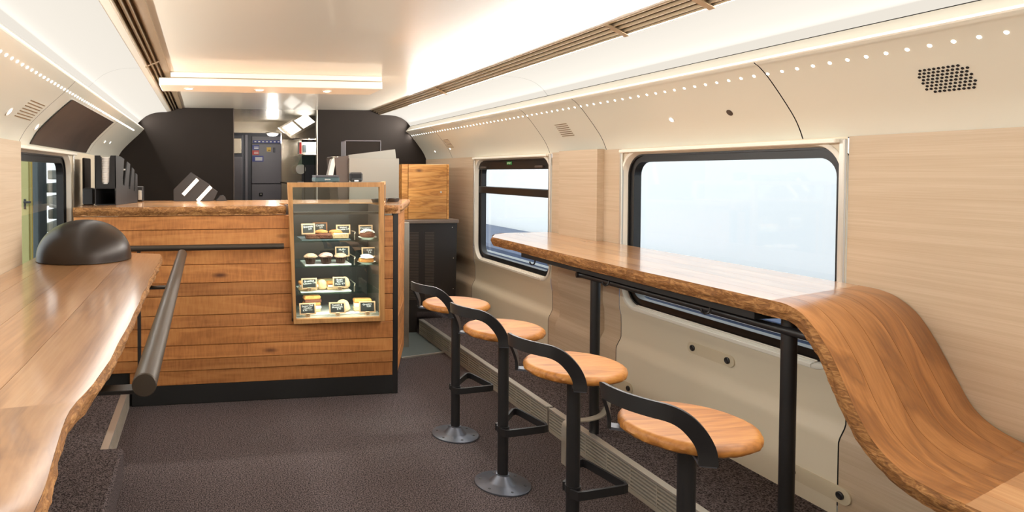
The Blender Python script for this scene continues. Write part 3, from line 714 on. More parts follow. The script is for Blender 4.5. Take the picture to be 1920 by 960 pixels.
# worktop with a rough front edge
t = thing('counter_top', 'thick light timber worktop on the bar counter with a rough front edge', 'worktop', (.3, 4.1, 1.06))
def slab_board(y0, y1, x0, xr0, xr1, nm='board'):
    mb = MB(); z0, z1 = 1.06, 1.106
    mb.prism([(x0, y0, 0), (xr0, y0, 0), (xr1, y1, 0), (x0, y1, 0)], (0, 0, z0), (0, 0, z1))
    mb.uv = [(v[1]*1.0, v[0]*1.0) for v in mb.v]
    return mb
def right_x(y): return 1.115+(y-3.72)*.38
ys = [3.745, 3.92, 4.10, 4.26, 4.42, 4.585]
for a, b in zip(ys, ys[1:]):
    if a < 4.1:
        m1 = slab_board(a+.0006, b-.0006, -.70, .455, .455); m1.build('board', 'board', t)
        m1 = slab_board(a+.0006, b-.0006, 1.03+(a-3.72)*.33, right_x(a), right_x(b)); m1.build('board', 'board', t)
    else: slab_board(a+.0006, b-.0006, -.70, right_x(a), right_x(b)).build('board', 'board', t)
def rough_edge(path, z0, z1, amp, nm, par, seed, rows=8, inset=.0, nrm=None):
    """path: list of (x,y) points of the top edge; displaced outwards along nrm"""
    out = []
    for j in range(rows+1):
        v = j/rows; z = z1+(z0-z1)*v; row = []
        for i, (x, y) in enumerate(path):
            if nrm: nx, ny = nrm
            else:
                a = path[max(0, i-1)]; b = path[min(len(path)-1, i+1)]; dx, dy = b[0]-a[0], b[1]-a[1]; l = math.hypot(dx, dy) or 1; nx, ny = dy/l, -dx/l
            n = noise.fractal((x*14+seed, y*14, z*40), .9, 2.1, 4)
            bulge = math.sin(math.pi*min(1, v*1.1+.05))*.010
            o = bulge+amp*n-inset*v*v
            if j in (0,): o *= .4
            row.append((x+nx*o, y+ny*o, z))
        out.append(row)
    mb = MB().grid(out)
    return mb
n = 130
mb = rough_edge([(-.70+(.455+.70)*i/n, 3.743) for i in range(n+1)], 1.058, 1.107, .007, 'front_edge', t, 3); mb.build('front_edge', 'bark', t, smooth=True, angle=30)
pth = [(1.012+.075*i/10, 3.743) for i in range(11)]+[(1.095, 3.744), (1.105, 3.749), (1.112, 3.758)]+[(right_x(y), y) for y in [3.775+.03*i for i in range(27)]]
mb = rough_edge(pth, 1.058, 1.107, .007, 'end_edge', t, 9); mb.build('end_edge', 'bark', t, smooth=True, angle=30)

# ------------------------------------------------------------------ pastry display case
t = case = thing('display_case', 'oak-framed glass pastry display case set into the bar counter', 'display case', (.74, 3.9, .44))
FY = 3.705; BYc = 4.10
def cx_r(y): return 1.018+(y-FY)*.30
xl_t, xl_b = .462, .497
def fbox(pts, y0, y1, nm): MB().prism([(x, y0, z) for x, z in pts], (0, 0, 0), (0, y1-y0, 0)).build(nm, 'frame', t)
fbox([(xl_t, 1.240), (xl_t+.026, 1.240), (xl_b+.014, .442), (xl_b, .442)], FY, FY+.03, 'stile')
fbox([(.992, 1.240), (1.018, 1.240), (1.024, .442), (.999, .442)], FY, FY+.03, 'stile')
fbox([(xl_t+.026, 1.240), (.992, 1.240), (.992, 1.214), (xl_t+.027, 1.214)], FY, FY+.03, 'top_rail')
fbox([(xl_b+.012, .468), (1.0, .464), (1.0, .442), (xl_b+.014, .442)], FY, FY+.03, 'bottom_rail')
MB().prism([(1.018, FY+.03, 0), (cx_r(BYc), BYc, 0), (cx_r(BYc)-.02, BYc, 0), (.998, FY+.03, 0)], (0, 0, 1.222), (0, 0, 1.240)).build('side_rail', 'frame', t)
MB().prism([(1.018, FY+.03, 0), (cx_r(BYc), BYc, 0), (cx_r(BYc)-.02, BYc, 0), (.998, FY+.03, 0)], (0, 0, 1.108), (0, 0, 1.118)).build('side_rail', 'frame', t)
MB().prism([(cx_r(BYc), BYc, 0), (cx_r(BYc)-.03, BYc, 0), (cx_r(BYc)-.03, BYc-.03, 0), (cx_r(BYc)-.008, BYc-.03, 0)], (0, 0, 1.107), (0, 0, 1.223)).build('rear_post', 'frame', t)
MB().prism([(.464, FY+.03, 0), (.998, FY+.03, 0), (cx_r(BYc)-.02, BYc, 0), (.464, BYc, 0)], (0, 0, 1.232), (0, 0, 1.239)).build('top_pane', 'caseglass', t)
MB().prism([(1.010, FY+.03, 0), (1.014, FY+.03, 0), (cx_r(BYc)-.012, BYc-.03, 0), (cx_r(BYc)-.016, BYc-.03, 0)], (0, 0, 1.118), (0, 0, 1.222)).build('side_pane', 'caseglass', t)
MB().prism([(xl_t+.02, FY+.012, 1.22), (.996, FY+.012, 1.22), (1.004, FY+.012, .46), (xl_b+.008, FY+.012, .46)], (0, 0, 0), (0, .005, 0)).build('front_pane', 'caseglass', t)
MB().box(.49, .497, FY+.03, BYc, .45, 1.10).build('inner_side', 'darkbrown', t)
MB().box(1.022, 1.03, FY+.03, BYc, .45, 1.10).build('inner_side', 'darkbrown', t)
MB().box(.49, 1.03, BYc, BYc+.01, .45, 1.10).build('inner_back', 'vent', t)
MB().box(.49, 1.03, FY+.03, BYc, .452, .466).build('inner_floor', 'alu', t)
MB().prism([(.49, FY+.04, 1.07), (1.03, FY+.04, 1.07), (1.03, FY+.04, 1.055), (.49, FY+.04, 1.055)], (0, 0, 0), (0, .03, 0)).build('lamp_bar', 'darkbrown', t)
SH = (.902, .756, .600)
for zz in SH:
    MB().box(.505, 1.020, FY+.075, BYc-.02, zz-.008, zz, .001).build('shelf', 'shelfglass', t)
for zz in SH[:3]:
    MB().tube([(.865, FY+.085, zz+.001), (.865, FY+.085, zz+.035), (.872, FY+.10, zz+.045), (.875, BYc-.09, zz+.045), (.875, BYc-.08, zz+.001)], .0035, 8).build('divider_wire', 'steel', t, smooth=True)
for zz in (1.05,)+tuple(z-.012 for z in SH):
    ld = bpy.data.lights.new('case_glow', 'AREA'); ld.shape = 'RECTANGLE'; ld.size = .48; ld.size_y = .02; ld.energy = 1.1; ld.color = (1, .95, .86)
    lo = bpy.data.objects.new('case_glow', ld); COL.objects.link(lo); lo.parent = t; lo.location = Vector((.765, FY+.07, zz))-t.location; lo.rotation_euler = (math.radians(38), 0, 0)

def sign(x, y, z, w_, h, lines, label, tilt=12, yaw=0, mat='signwood', peg=True, size=None):
    t = thing('price_sign', label, 'sign', (x, y, z), 'chalkboard price signs in the case')
    t.rotation_euler = (0, 0, math.radians(yaw))
    zb = .012 if peg else 0; ti = math.radians(tilt)
    def P(px, pz, d): return (px, -d*math.cos(ti)+pz*math.sin(ti), zb+pz*math.cos(ti)+d*math.sin(ti))
    def slab(x0, x1, z0, z1, d0, d1, nm, mt, par):
        mb = MB(); mb.add([P(a, b, c) for a in (x0, x1) for b in (z0, z1) for c in (d0, d1)], [(0, 1, 3, 2), (4, 6, 7, 5), (0, 4, 5, 1), (2, 3, 7, 6), (0, 2, 6, 4), (1, 5, 7, 3)])
        return mb.build(nm, mt, par, off=False)
    b = .0075
    f = slab(-w_/2, w_/2, 0, h, -.003, 0, 'back_board', mat, t)
    slab(-w_/2, w_/2, 0, b, 0, .003, 'frame_side', mat, f); slab(-w_/2, w_/2, h-b, h, 0, .003, 'frame_side', mat, f)
    slab(-w_/2, -w_/2+b, b, h-b, 0, .003, 'frame_side', mat, f); slab(w_/2-b, w_/2, b, h-b, 0, .003, 'frame_side', mat, f)
    slab(-w_/2+b, w_/2-b, b, h-b, 0, .001, 'slate', 'slate', t)
    sz = size or min(.017, (h-2*b)/len(lines)*.95)
    nl = len(lines)
    text_mesh('lettering', '\n'.join(lines), sz, 'chalk', t, P(0, h-b-sz*.92, .0016), (math.pi/2-ti, math.radians(-4), 0), 'CENTER', .0002, .82)
    if peg:
        pg = MB().box(-.012, .012, -.012, .006, 0, .02, .001).build('peg', 'signwood', t, off=False)
        mb = MB(); mb.tube([(.006*math.cos(a), -.0128, .011+.006*math.sin(a)) for a in [2*math.pi*k/14 for k in range(14)]], .0011, 6, closed=True); mb.build('round_mark', 'darkbrown', pg, off=False)
    return t
Yf = FY+.10
sign(.598, Yf+.02, SH[0]+.035, .082, .062, ['Brownie', '    3.9'], 'chalkboard sign reading Brownie at the left of the top shelf', 8, 8, peg=False)
sign(.69, Yf+.15, SH[0]+.03, .088, .064, ['Cookie', '  3.9'], 'dark-framed chalkboard sign behind the cookies on the top shelf', 8, 0, 'signdark', False)
sign(.822, Yf+.10, SH[0]+.012, .086, .058, ['Walnut', 'Brownie 2.9'], 'chalkboard sign reading Walnut behind the pale pastries', 8, 0, size=.0145)
sign(.965, Yf+.12, SH[0]+.022, .086, .055, ['Cinnamon', 'Roll'], 'chalkboard sign behind the iced cinnamon roll', 8, 0, peg=False)
sign(.825, Yf+.14, SH[1]+.02, .088, .06, ['Muffin', '    4.-'], 'chalkboard sign reading Muffin behind the muffins', 8, 0)
sign(.985, Yf+.12, SH[1]+.028, .088, .06, ['  Cake', '  5.6'], 'chalkboard sign behind the iced cake slice', 8, 0, peg=False)
sign(.600, Yf-.005, SH[2]+.010, .092, .062, ['Breakfast', 'Chicken 7.9'], 'chalkboard sign reading Breakfast Chicken on the third shelf', 10, 3, size=.0155)
sign(.778, Yf-.01, SH[2]+.014, .080, .062, ['Rustic', 'Panini', 'Mozz. 6.9'], 'slanted chalkboard sign in the middle of the third shelf', 12, -8, size=.0145)
sign(.586, Yf-.035, .467, .096, .066, ['Sweet Chili', 'Chicken', '8.90 / 11.-'], 'chalkboard sign reading Sweet Chili Chicken at the case floor', 12, 2, size=.0145)
sign(.760, Yf-.035, .467, .096, .066, ['Tomato &', 'Mozzarella', '    8.90'], 'chalkboard sign reading Tomato and Mozzarella at the case floor', 12, 0, size=.0145)
sign(.938, Yf-.035, .467, .096, .066, ['Gruyère', '    9.80'], 'chalkboard sign reading Gruyère at the case floor', 12, -3, size=.0155)
def flat(name, x0, x1, y0, y1, z, mat, label, cat, h=.006):
    return tag(MB().box(x0, x1, y0, y1, z+.0003, z+h, .001).build(name, mat), label, cat)
flat('slate_tray', .555, .845, Yf+.0, Yf+.20, SH[0], 'slatetray', 'slate tray under the brownies on the top shelf', 'tray')
flat('serving_tray', .575, .85, Yf-.0, Yf+.20, SH[1], 'china', 'white tray under the three muffins', 'tray')
flat('serving_tray', .55, .85, Yf+.0, Yf+.20, SH[2], 'china', 'white tray under the sandwiches on the third shelf', 'tray')
flat('serving_tray', .56, 1.0, Yf+.0, Yf+.22, .4665, 'china', 'long white tray on the case floor', 'tray')
tag(MB().lathe([(.085, 0), (.088, .012), (.084, .03), (.0001, .031)], (.755, Yf+.198, SH[2]+.0065), 40).build('round_board', 'signwood', smooth=True), 'round wooden board standing behind the third shelf sandwiches', 'board')
def plate(x, y, z, label):
    tag(MB().lathe([(.0001, 0), (.03, 0), (.052, .010), (.056, .013), (.05, .011), (.03, .004), (.0001, .003)], (x, y, z+.0005), 32).build('plate', 'china', smooth=True), label, 'plate')
plate(.955, Yf+.04, SH[0], 'white plate under the cinnamon roll'); plate(.95, Yf+.04, SH[1], 'white plate under the cake slice')
def blob(r, h, c, seed, amp=.12, n=24, flatb=True):
    prof = [(r*.96*math.sin(math.pi/2*min(1, k/4+.35)) if k < 3 else r*math.cos((k-3)/7*math.pi/2), (h*.25*k/3 if k < 3 else h*.25+h*.75*math.sin((k-3)/7*math.pi/2))) for k in range(11)]
    prof[-1] = (.0002, h)
    def wob(a, i, rr, z): return rr*amp*noise.fractal((math.cos(a)*2+seed, math.sin(a)*2, z*60+seed), .8, 2, 3)
    return MB().lathe(prof, c, n, wob)
def muffin(x, y, z, r, label, topm):
    t = thing('muffin', label, 'muffin', (x, y, z), 'muffins on the second shelf')
    def ple(a, i, rr, zz): return .0015*math.cos(a*18) if rr > .01 else 0
    MB().lathe([(r*.68, 0), (r*.98, r*1.05)], (x, y, z), 72, ple).build('paper_case', 'muffincup', t, smooth=True, angle=20)
    blob(r*1.16, r*.85, (x, y, z+r*.98), x*50, .14).build('top', topm, t, smooth=True)
zt = SH[1]+.0065
muffin(.612, Yf+.035, zt, .034, 'dark muffin with a pale top at the left of the second shelf', M['crumble'])
muffin(.705, Yf+.035, zt, .036, 'tall muffin with berry crumble in the middle of the second shelf', plain('berry_crumble', (186, 146, 132), .8, bump=.8, bscale=160, var=.35, vscale=110))
muffin(.792, Yf+.035, zt, .033, 'nut-topped muffin right of the tall crumble muffin', M['crumble'])
def slab_food(name, x0, x1, y0, y1, z0, z1, mat, label, cat, seed, amp=.006, group=None):
    mb = MB(); nx, ny, nz = 6, 5, 4
    mb.box(x0, x1, y0, y1, z0, z1, min(x1-x0, z1-z0)*.22)
    mb.v = [(x+amp*noise.noise((x*60+seed, y*60, z*60)), y+amp*noise.noise((y*60, x*60+seed, z*60)), max(z0, z+amp*noise.noise((z*60, y*60, x*60+seed)))) for x, y, z in mb.v]
    return tag(mb.build(name, mat), label, cat, group)
z0 = SH[0]+.0065
slab_food('brownie', .585, .675, Yf+.01, Yf+.07, z0, z0+.026, 'cake', 'dark brownie at the left front of the slate tray', 'brownie', 1)
slab_food('brownie', .66, .74, Yf+.01, Yf+.07, z0, z0+.028, 'cake', 'dark brownie in the middle of the slate tray', 'brownie', 5)
tag(blob(.045, .026, (.685, Yf+.11, z0), 2, .15).build('cookie', 'crumble', smooth=True), 'pale cookie behind the brownies', 'cookie')
tag(blob(.042, .022, (.69, Yf+.11, z0+.025), 7, .15).build('cookie', 'bread', smooth=True), 'golden cookie stacked on the pale cookie', 'cookie')
slab_food('pastry_bar', .745, .835, Yf+.005, Yf+.06, z0, z0+.032, 'breadpale', 'pale pastry bar at the right front of the slate tray', 'pastry', 3, .008)
slab_food('pastry_bar', .74, .815, Yf+.075, Yf+.13, z0, z0+.045, 'bread', 'golden pastry bar behind the pale one', 'pastry', 4, .008)
t = thing('cinnamon_roll', 'round dark roll with white icing on a plate', 'pastry', (.955, Yf+.04, SH[0]+.0085))
blob(.046, .046, (.955, Yf+.04, SH[0]+.0085), 8, .06).build('bun', 'cake', t, smooth=True)
for k in range(7):
    yy = Yf+.04-.03+.01*k; half = math.sqrt(max(.0001, .043**2-(yy-Yf-.04)**2))
    MB().tube([(.955+half*u, yy+.003*math.sin(u*9+k), SH[0]+.0085+.018+.031*math.sqrt(max(0, 1-(u*half/.047)**2-((yy-Yf-.04)/.047)**2))) for u in [-1+.2*j for j in range(11)]], .0026, 6).build('icing_stripe', 'icing', t, smooth=True)
t = thing('cake_slice', 'slice of cake with white icing on a plate', 'cake', (.95, Yf+.04, SH[1]+.0085))
slab_food('tmp', .905, .99, Yf+.02, Yf+.065, SH[1]+.0085, SH[1]+.032, 'bread', 'x', 'x', 6, .003)
cs = bpy.data.objects['tmp']; cs.name = 'sponge'; del cs['label']; del cs['category']; cs.parent = t; cs.location = -t.location
blob(.040, .026, (.95, Yf+.042, SH[1]+.031), 4, .3).build('icing', 'icing', t, smooth=True)
def sandwich(x, y, z, w_, h, label, n=2, rot=0, yaw=0):
    t = thing('sandwich', label, 'sandwich', (x, y, z), 'sandwiches in the case'); t.rotation_euler = (0, 0, math.radians(yaw))
    k = h/(n*2-1)
    for i in range(n):
        mb = MB().box(-w_/2, w_/2, -.025, .025, i*2*k, i*2*k+k*1.15, k*.3); mb.v = [(a+.004*noise.noise((a*70+x*30, b*70, c*70)), b, c) for a, b, c in mb.v]
        mb.build('bread_slice', 'bread' if i else 'breadpale', t, off=False)
        if i < n-1: MB().box(-w_/2+.004, w_/2+.003, -.027, .024, i*2*k+k*1.1, i*2*k+2*k, k*.15).build('filling', ('icing', 'cake', 'bread')[i % 3], t, off=False)
z3 = SH[2]+.0065
sandwich(.60, Yf+.055, z3, .11, .05, 'filled roll at the left of the third shelf')
sandwich(.755, Yf+.05, z3, .085, .045, 'filled panini in the middle of the third shelf')
tag(blob(.034, .06, (.685, Yf+.06, z3), 3, .08).build('bread_roll', 'breadpale', smooth=True), 'pale bread roll between the third shelf sandwiches', 'roll')
tag(blob(.032, .07, (.825, Yf+.07, z3), 5, .08).build('bread_roll', 'breadpale', smooth=True), 'pale bread roll behind the slanted sign', 'roll')
zf = .473
sandwich(.625, Yf+.07, zf, .10, .095, 'tall stacked toast sandwich at the left of the case floor', 3, yaw=6)
tag(blob(.045, .07, (.81, Yf+.06, zf), 6, .08).build('bread_roll', 'breadpale', smooth=True), 'pale bread roll behind the tomato and mozzarella sign', 'roll')
sandwich(.93, Yf+.06, zf, .11, .07, 'toasted sandwich behind the Gruyère sign', 2, yaw=-4)

# things on top of the case and the counter
t = thing('receipt_printer', 'dark teal receipt printer on top of the display case', 'printer', (.72, 3.93, 1.24))
MB().box(.645, .79, 3.86, 3.99, 1.2405, 1.268, .005).build('body', 'teal', t); MB().prism([(.648, 3.862, 1.268), (.787, 3.862, 1.268), (.787, 3.99, 1.268), (.648, 3.99, 1.268)], (0, 0, 0), (0, .006, .012)).build('lid', 'greydark', t)
text_mesh('lettering', 'EPSON', .011, 'white', t, Vector((.718, 3.8594, 1.251))-t.location, (math.pi/2, 0, 0), 'CENTER')
t = thing('card_terminal', 'small black card terminal on top of the display case', 'terminal', (.905, 3.95, 1.24))
MB().box(.868, .945, 3.92, 3.97, 1.2405, 1.297, .008).build('body', 'black', t, smooth=False); MB().box(.893, .918, 3.917, 3.921, 1.2425, 1.250).build('label_tag', 'white', t); MB().box(.877, .936, 3.917, 3.921, 1.262, 1.288, .001).build('screen', 'blackmatte', t)
def bowl(x, y, label):
    tag(MB().lathe([(.0001, 0), (.045, 0), (.055, .022), (.052, .022), (.043, .004), (.0001, .004)], (x, y, 1.1065), 32).build('dish', 'black', smooth=True), label, 'dish')
bowl(1.205, 4.2, 'round black dish at the right end of the counter top'); bowl(1.105, 4.13, 'round black dish beside the display case')

# cup lid holder on the counter, left
_b0 = MB.build
def _shear(self, *a_, **k_):
    self.v = [(x+.26*(y-4.0), y, z) for x, y, z in self.v]; return _b0(self, *a_, **k_)
MB.build = _shear
t = thing('lid_holder', 'black stepped holder for cup lids at the left end of the counter', 'lid holder', (-.566, 4.0, 1.107))
x0, x1, y0, y1, zb = -.626, -.506, 4.0, 4.34, 1.107
MB().prism([(x0, 0, zb+.10), (x1, 0, zb+.10), (x1-.004, 0, zb+.288), (x1-.03, 0, zb+.288), (x1-.036, 0, zb+.275), (x1-.040, 0, zb+.135), (x1-.05, 0, zb+.122), (x0+.045, 0, zb+.122), (x0+.036, 0, zb+.135), (x0+.036, 0, zb+.275), (x0+.030, 0, zb+.288), (x0+.006, 0, zb+.288)], (0, y0, 0), (0, y0+.006, 0)).build('front_plate', 'black', t)
def comb(x):
    P = [(y0, zb), (y1, zb), (y1, zb+.17)]
    tops = [(.288, .0), (.25, .085), (.215, .17), (.185, .255)]
    P = [(y0, zb), (y1, zb)]
    # from the back to the front: fingers separated by slots
    P += [(y1, zb+.175), (y1-.03, zb+.185), (y1-.045, zb+.07), (y1-.065, zb+.075), (y1-.05, zb+.205), (y1-.085, zb+.22), (y1-.125, zb+.085), (y1-.15, zb+.095), (y1-.12, zb+.24), (y1-.165, zb+.255), (y1-.215, zb+.11), (y1-.245, zb+.12), (y1-.215, zb+.27), (y0+.07, zb+.284), (y0, zb+.288)]
    return [(x, a, b) for a, b in P]
MB().prism(comb(x1-.006), (0, 0, 0), (.006, 0, 0)).build('side_plate', 'black', t); MB().prism(comb(x0), (0, 0, 0), (.006, 0, 0)).build('side_plate', 'black', t)
MB().box(x0+.006, x1-.006, y0, y1, zb, zb+.005).build('base', 'black', t); MB().box(x0+.006, x1-.006, y0, y1, zb+.096, zb+.101).build('shelf', 'black', t)
MB().box(x0+.006, x1-.006, y1-.006, y1, zb+.005, zb+.17).build('rear_plate', 'black', t)
for yy in (y0+.09, y0+.18, y0+.26): MB().box(x0+.006, x1-.006, yy, yy+.004, zb+.10, zb+.2).build('divider', 'black', t)
for k, (yy, zz, hh) in enumerate(((4.05, 1.215, .165), (4.14, 1.212, .125), (4.225, 1.212, .10), (4.30, 1.212, .07))):
    mb = MB().lathe([(.043+.0012*math.sin(i*2.6), hh*i/30) for i in range(31)]+[(.03, hh+.006), (.0001, hh+.008)], (-.566, yy, zz), 24)
    tag(mb.build('lid_stack', 'white', smooth=True, angle=20), ('white stack of cup lids in the front slot of the black holder', 'white stack of cup lids in the second slot of the black holder', 'white stack of cup lids in the third slot of the black holder', 'white stack of cup lids in the rear slot of the black holder')[k], 'lids', 'cup lids in the holder')
MB.build = _b0
tag(MB().box(-.70, -.64, 4.03, 4.10, 1.1066, 1.205, .006).build('small_box', 'black'), 'small black box left of the lid holder', 'box')
tag(MB().box(-.73, -.715, 4.2, 4.42, 1.1066, 1.385, .004).build('menu_board', 'blackwall'), 'upright black board against the left wall behind the lid holder', 'board')
t = thing('napkin_box', 'small black napkin box with a pale front right of the lid holder', 'napkin box', (-.43, 4.5, 1.107))
MB().box(-.465, -.395, 4.45, 4.55, 1.1066, 1.205, .005).build('body', 'black', t); MB().box(-.425, -.403, 4.446, 4.451, 1.118, 1.18, .002).build('front_slot', 'alu', t)
# tilted dispenser at the back of the counter
t = thing('cup_dispenser', 'tilted black dispenser with two pale cup slots against the charcoal wall', 'dispenser', (-.03, 4.5, 1.107))
MB().prism([(-.087, 0, 1.297), (-.199, 0, 1.184), (-.199, 0, 1.107), (.055, 0, 1.107), (.062, 0, 1.115), (.088, 0, 1.168), (.042, 0, 1.202), (.036, 0, 1.215)], (0, 4.46, 0), (0, 4.57, 0)).build('body', 'black', t)
def slot(cx, cz, ln):
    a = math.radians(47); u = Vector((math.cos(a), 0, math.sin(a))); v = Vector((-math.sin(a), 0, math.cos(a)))
    c = Vector((cx, 0, cz)); pts = [c+u*ln/2+v*.012, c-u*ln/2+v*.012, c-u*ln/2-v*.012, c+u*ln/2-v*.012]
    MB().prism(pts, (0, 4.455, 0), (0, 4.462, 0)).build('cup_slot', 'white', t)
slot(-.09, 1.20, .14); slot(0.0, 1.155, .13)
tag(MB().prism([(.075, 0, 1.107), (.148, 0, 1.107), (.14, 0, 1.13), (.125, 0, 1.143), (.105, 0, 1.14)], (0, 4.46, 0), (0, 4.56, 0)).build('lid_cover', 'black'), 'small black wedge beside the tilted dispenser', 'wedge')

# ------------------------------------------------------------------ coffee machine behind the counter
struct('counter_back', MB().box(.85, 1.49, 4.72, 5.12, 0, .93, .004), 'steel')
t = thing('coffee_machine', 'light grey coffee machine behind the bar counter', 'coffee machine', (1.2, 4.9, .93))
MB().box(1.044, 1.418, 4.75, 4.765, .931, 1.399, .002).build('rear_panel', 'boxgrey', t)
MB().prism([(1.05, 0, 1.40), (1.41, 0, 1.40), (1.402, 0, 1.468), (1.052, 0, 1.425)], (0, 4.80, 0), (0, 4.82, 0)).build('hopper_panel', 'boxgrey', t)
MB().prism([(.985, 0, .931), (1.043, 0, .931), (1.043, 0, 1.42), (.94, 0, 1.405)], (0, 4.77, 0), (0, 5.1, 0)).build('side_casing', 'darkbrown', t)
MB().box(1.044, 1.41, 4.766, 5.1, .931, 1.39, .003).build('body', 'steel', t)
MB().prism([(.92, 0, 1.39), (.94, 0, 1.405), (.955, 0, 1.405), (.915, 0, 1.20), (.875, 0, 1.20)], (0, 4.78, 0), (0, 4.86, 0)).build('spout_arm', 'alu', t)
MB().box(.925, 1.0, 4.78, 5.0, 1.406, 1.412, .001).build('drip_cover', 'steel', t)
t = thing('bean_hopper', 'steel-framed dark glass hopper behind the coffee machine', 'hopper', (1.16, 5.0, 1.39))
MB().box(1.05, 1.315, 4.90, 5.05, 1.391, 1.53, .002).build('bin', 'blackwall', t)
for (a, b, c, e) in ((1.045, 1.32, 1.530, 1.536), (1.045, 1.050, 1.391, 1.536), (1.315, 1.32, 1.391, 1.536)): MB().box(a, b, 4.895, 5.055, c, e, .001).build('frame', 'greydoor', t)

# ------------------------------------------------------------------ vented cabinet and wooden locker
t = thing('vent_cabinet', 'tall black vented cabinet beside the right wall', 'cabinet', (1.8, 5.3, 0))
CY0 = 5.16
sec = [(1.52, .001), (1.695, .001), (1.695, .17), (1.94, .17), (2.02, .23), (2.03, .885), (1.52, .885)]
MB().prism([(x, 0, z) for x, z in sec], (0, CY0, 0), (0, 5.75, 0)).build('body', 'vent', t)
tp = MB().box(1.50, 2.04, CY0-.015, 5.78, .885, .914, .003).build('top_slab', 'capgrey', t)
MB().box(1.602, 1.604, CY0-.0155, CY0-.014, .886, .913).build('joint', 'blackmatte', tp)
for k, xx in enumerate((1.63, 1.76)):
    mb = MB()
    for i in range(44): mb.box(xx, xx+.075, CY0-.004, CY0+.001, .27+i*.0125, .276+i*.0125)
    o = mb.build('louvres', 'darkbrown', t); o['kind'] = 'stuff'
for (x, z) in ((1.60, .85), (1.99, .85), (2.0, .6), (2.0, .35), (1.60, .22), (1.7, .22), (1.8, .24), (1.9, .24)):
    s_ = MB().lathe([(.004, 0), (.003, .002), (.0001, .0025)], (0, 0, 0), 10).build('screw', 'alu', t, off=False)
    s_.rotation_euler = (math.pi/2, 0, 0); s_.location = Vector((x, CY0, z))-t.location
t = thing('wooden_locker', 'oak locker box on top of the black vented cabinet', 'locker', (1.8, 5.25, .914))
lx0, lx1, lz0, lz1 = 1.575, 1.975, .9145, 1.362; LY = 5.20
MB().box(lx0, lx1, LY+.02, 5.7, lz0, lz1, .002).build('carcass', 'locker', t)
MB().box(lx0, lx0+.052, LY-.0, LY+.02, lz0, lz1, .002).build('side_stile', 'locker', t)
MB().box(lx1-.016, lx1, LY, LY+.02, lz0, lz1, .002).build('side_stile', 'locker', t)
dr = MB().box(lx0+.055, lx1-.020, LY+.006, LY+.019, lz0+.003, lz1-.003).build('door', 'locker', t)
hs = [0, .12, .25, .42, .56, .70, .86, 1]
for a, b in zip(hs, hs[1:]):
    MB().box(lx0+.055, lx1-.020, LY-.002, LY+.006, lz0+.003+(lz1-lz0-.006)*a+.0003, lz0+.003+(lz1-lz0-.006)*b-.0003, .0006).build('board', 'locker', dr)
l_ = MB().lathe([(.008, 0), (.008, .003), (.006, .0045), (.0001, .0045)], (0, 0, 0), 16).build('lock', 'alu', dr, off=False)
l_.rotation_euler = (math.pi/2, 0, 0); l_.location = Vector((1.905, LY-.002, 1.135))-t.location
# ribbed mat and metal threshold
struct('floor_mat', MB().prism([(1.36, 4.47, 0), (1.69, 4.56, 0), (1.69, 5.155, 0), (1.40, 5.155, 0)], (0, 0, .0006), (0, 0, .006)), 'ribmat')
tag(MB().prism([(1.355, 4.445, 0), (1.695, 4.54, 0), (1.695, 4.562, 0), (1.355, 4.467, 0)], (0, 0, .0006), (0, 0, .009)).build('threshold_strip', 'alu'), 'bright metal threshold strip in front of the ribbed mat', 'strip')

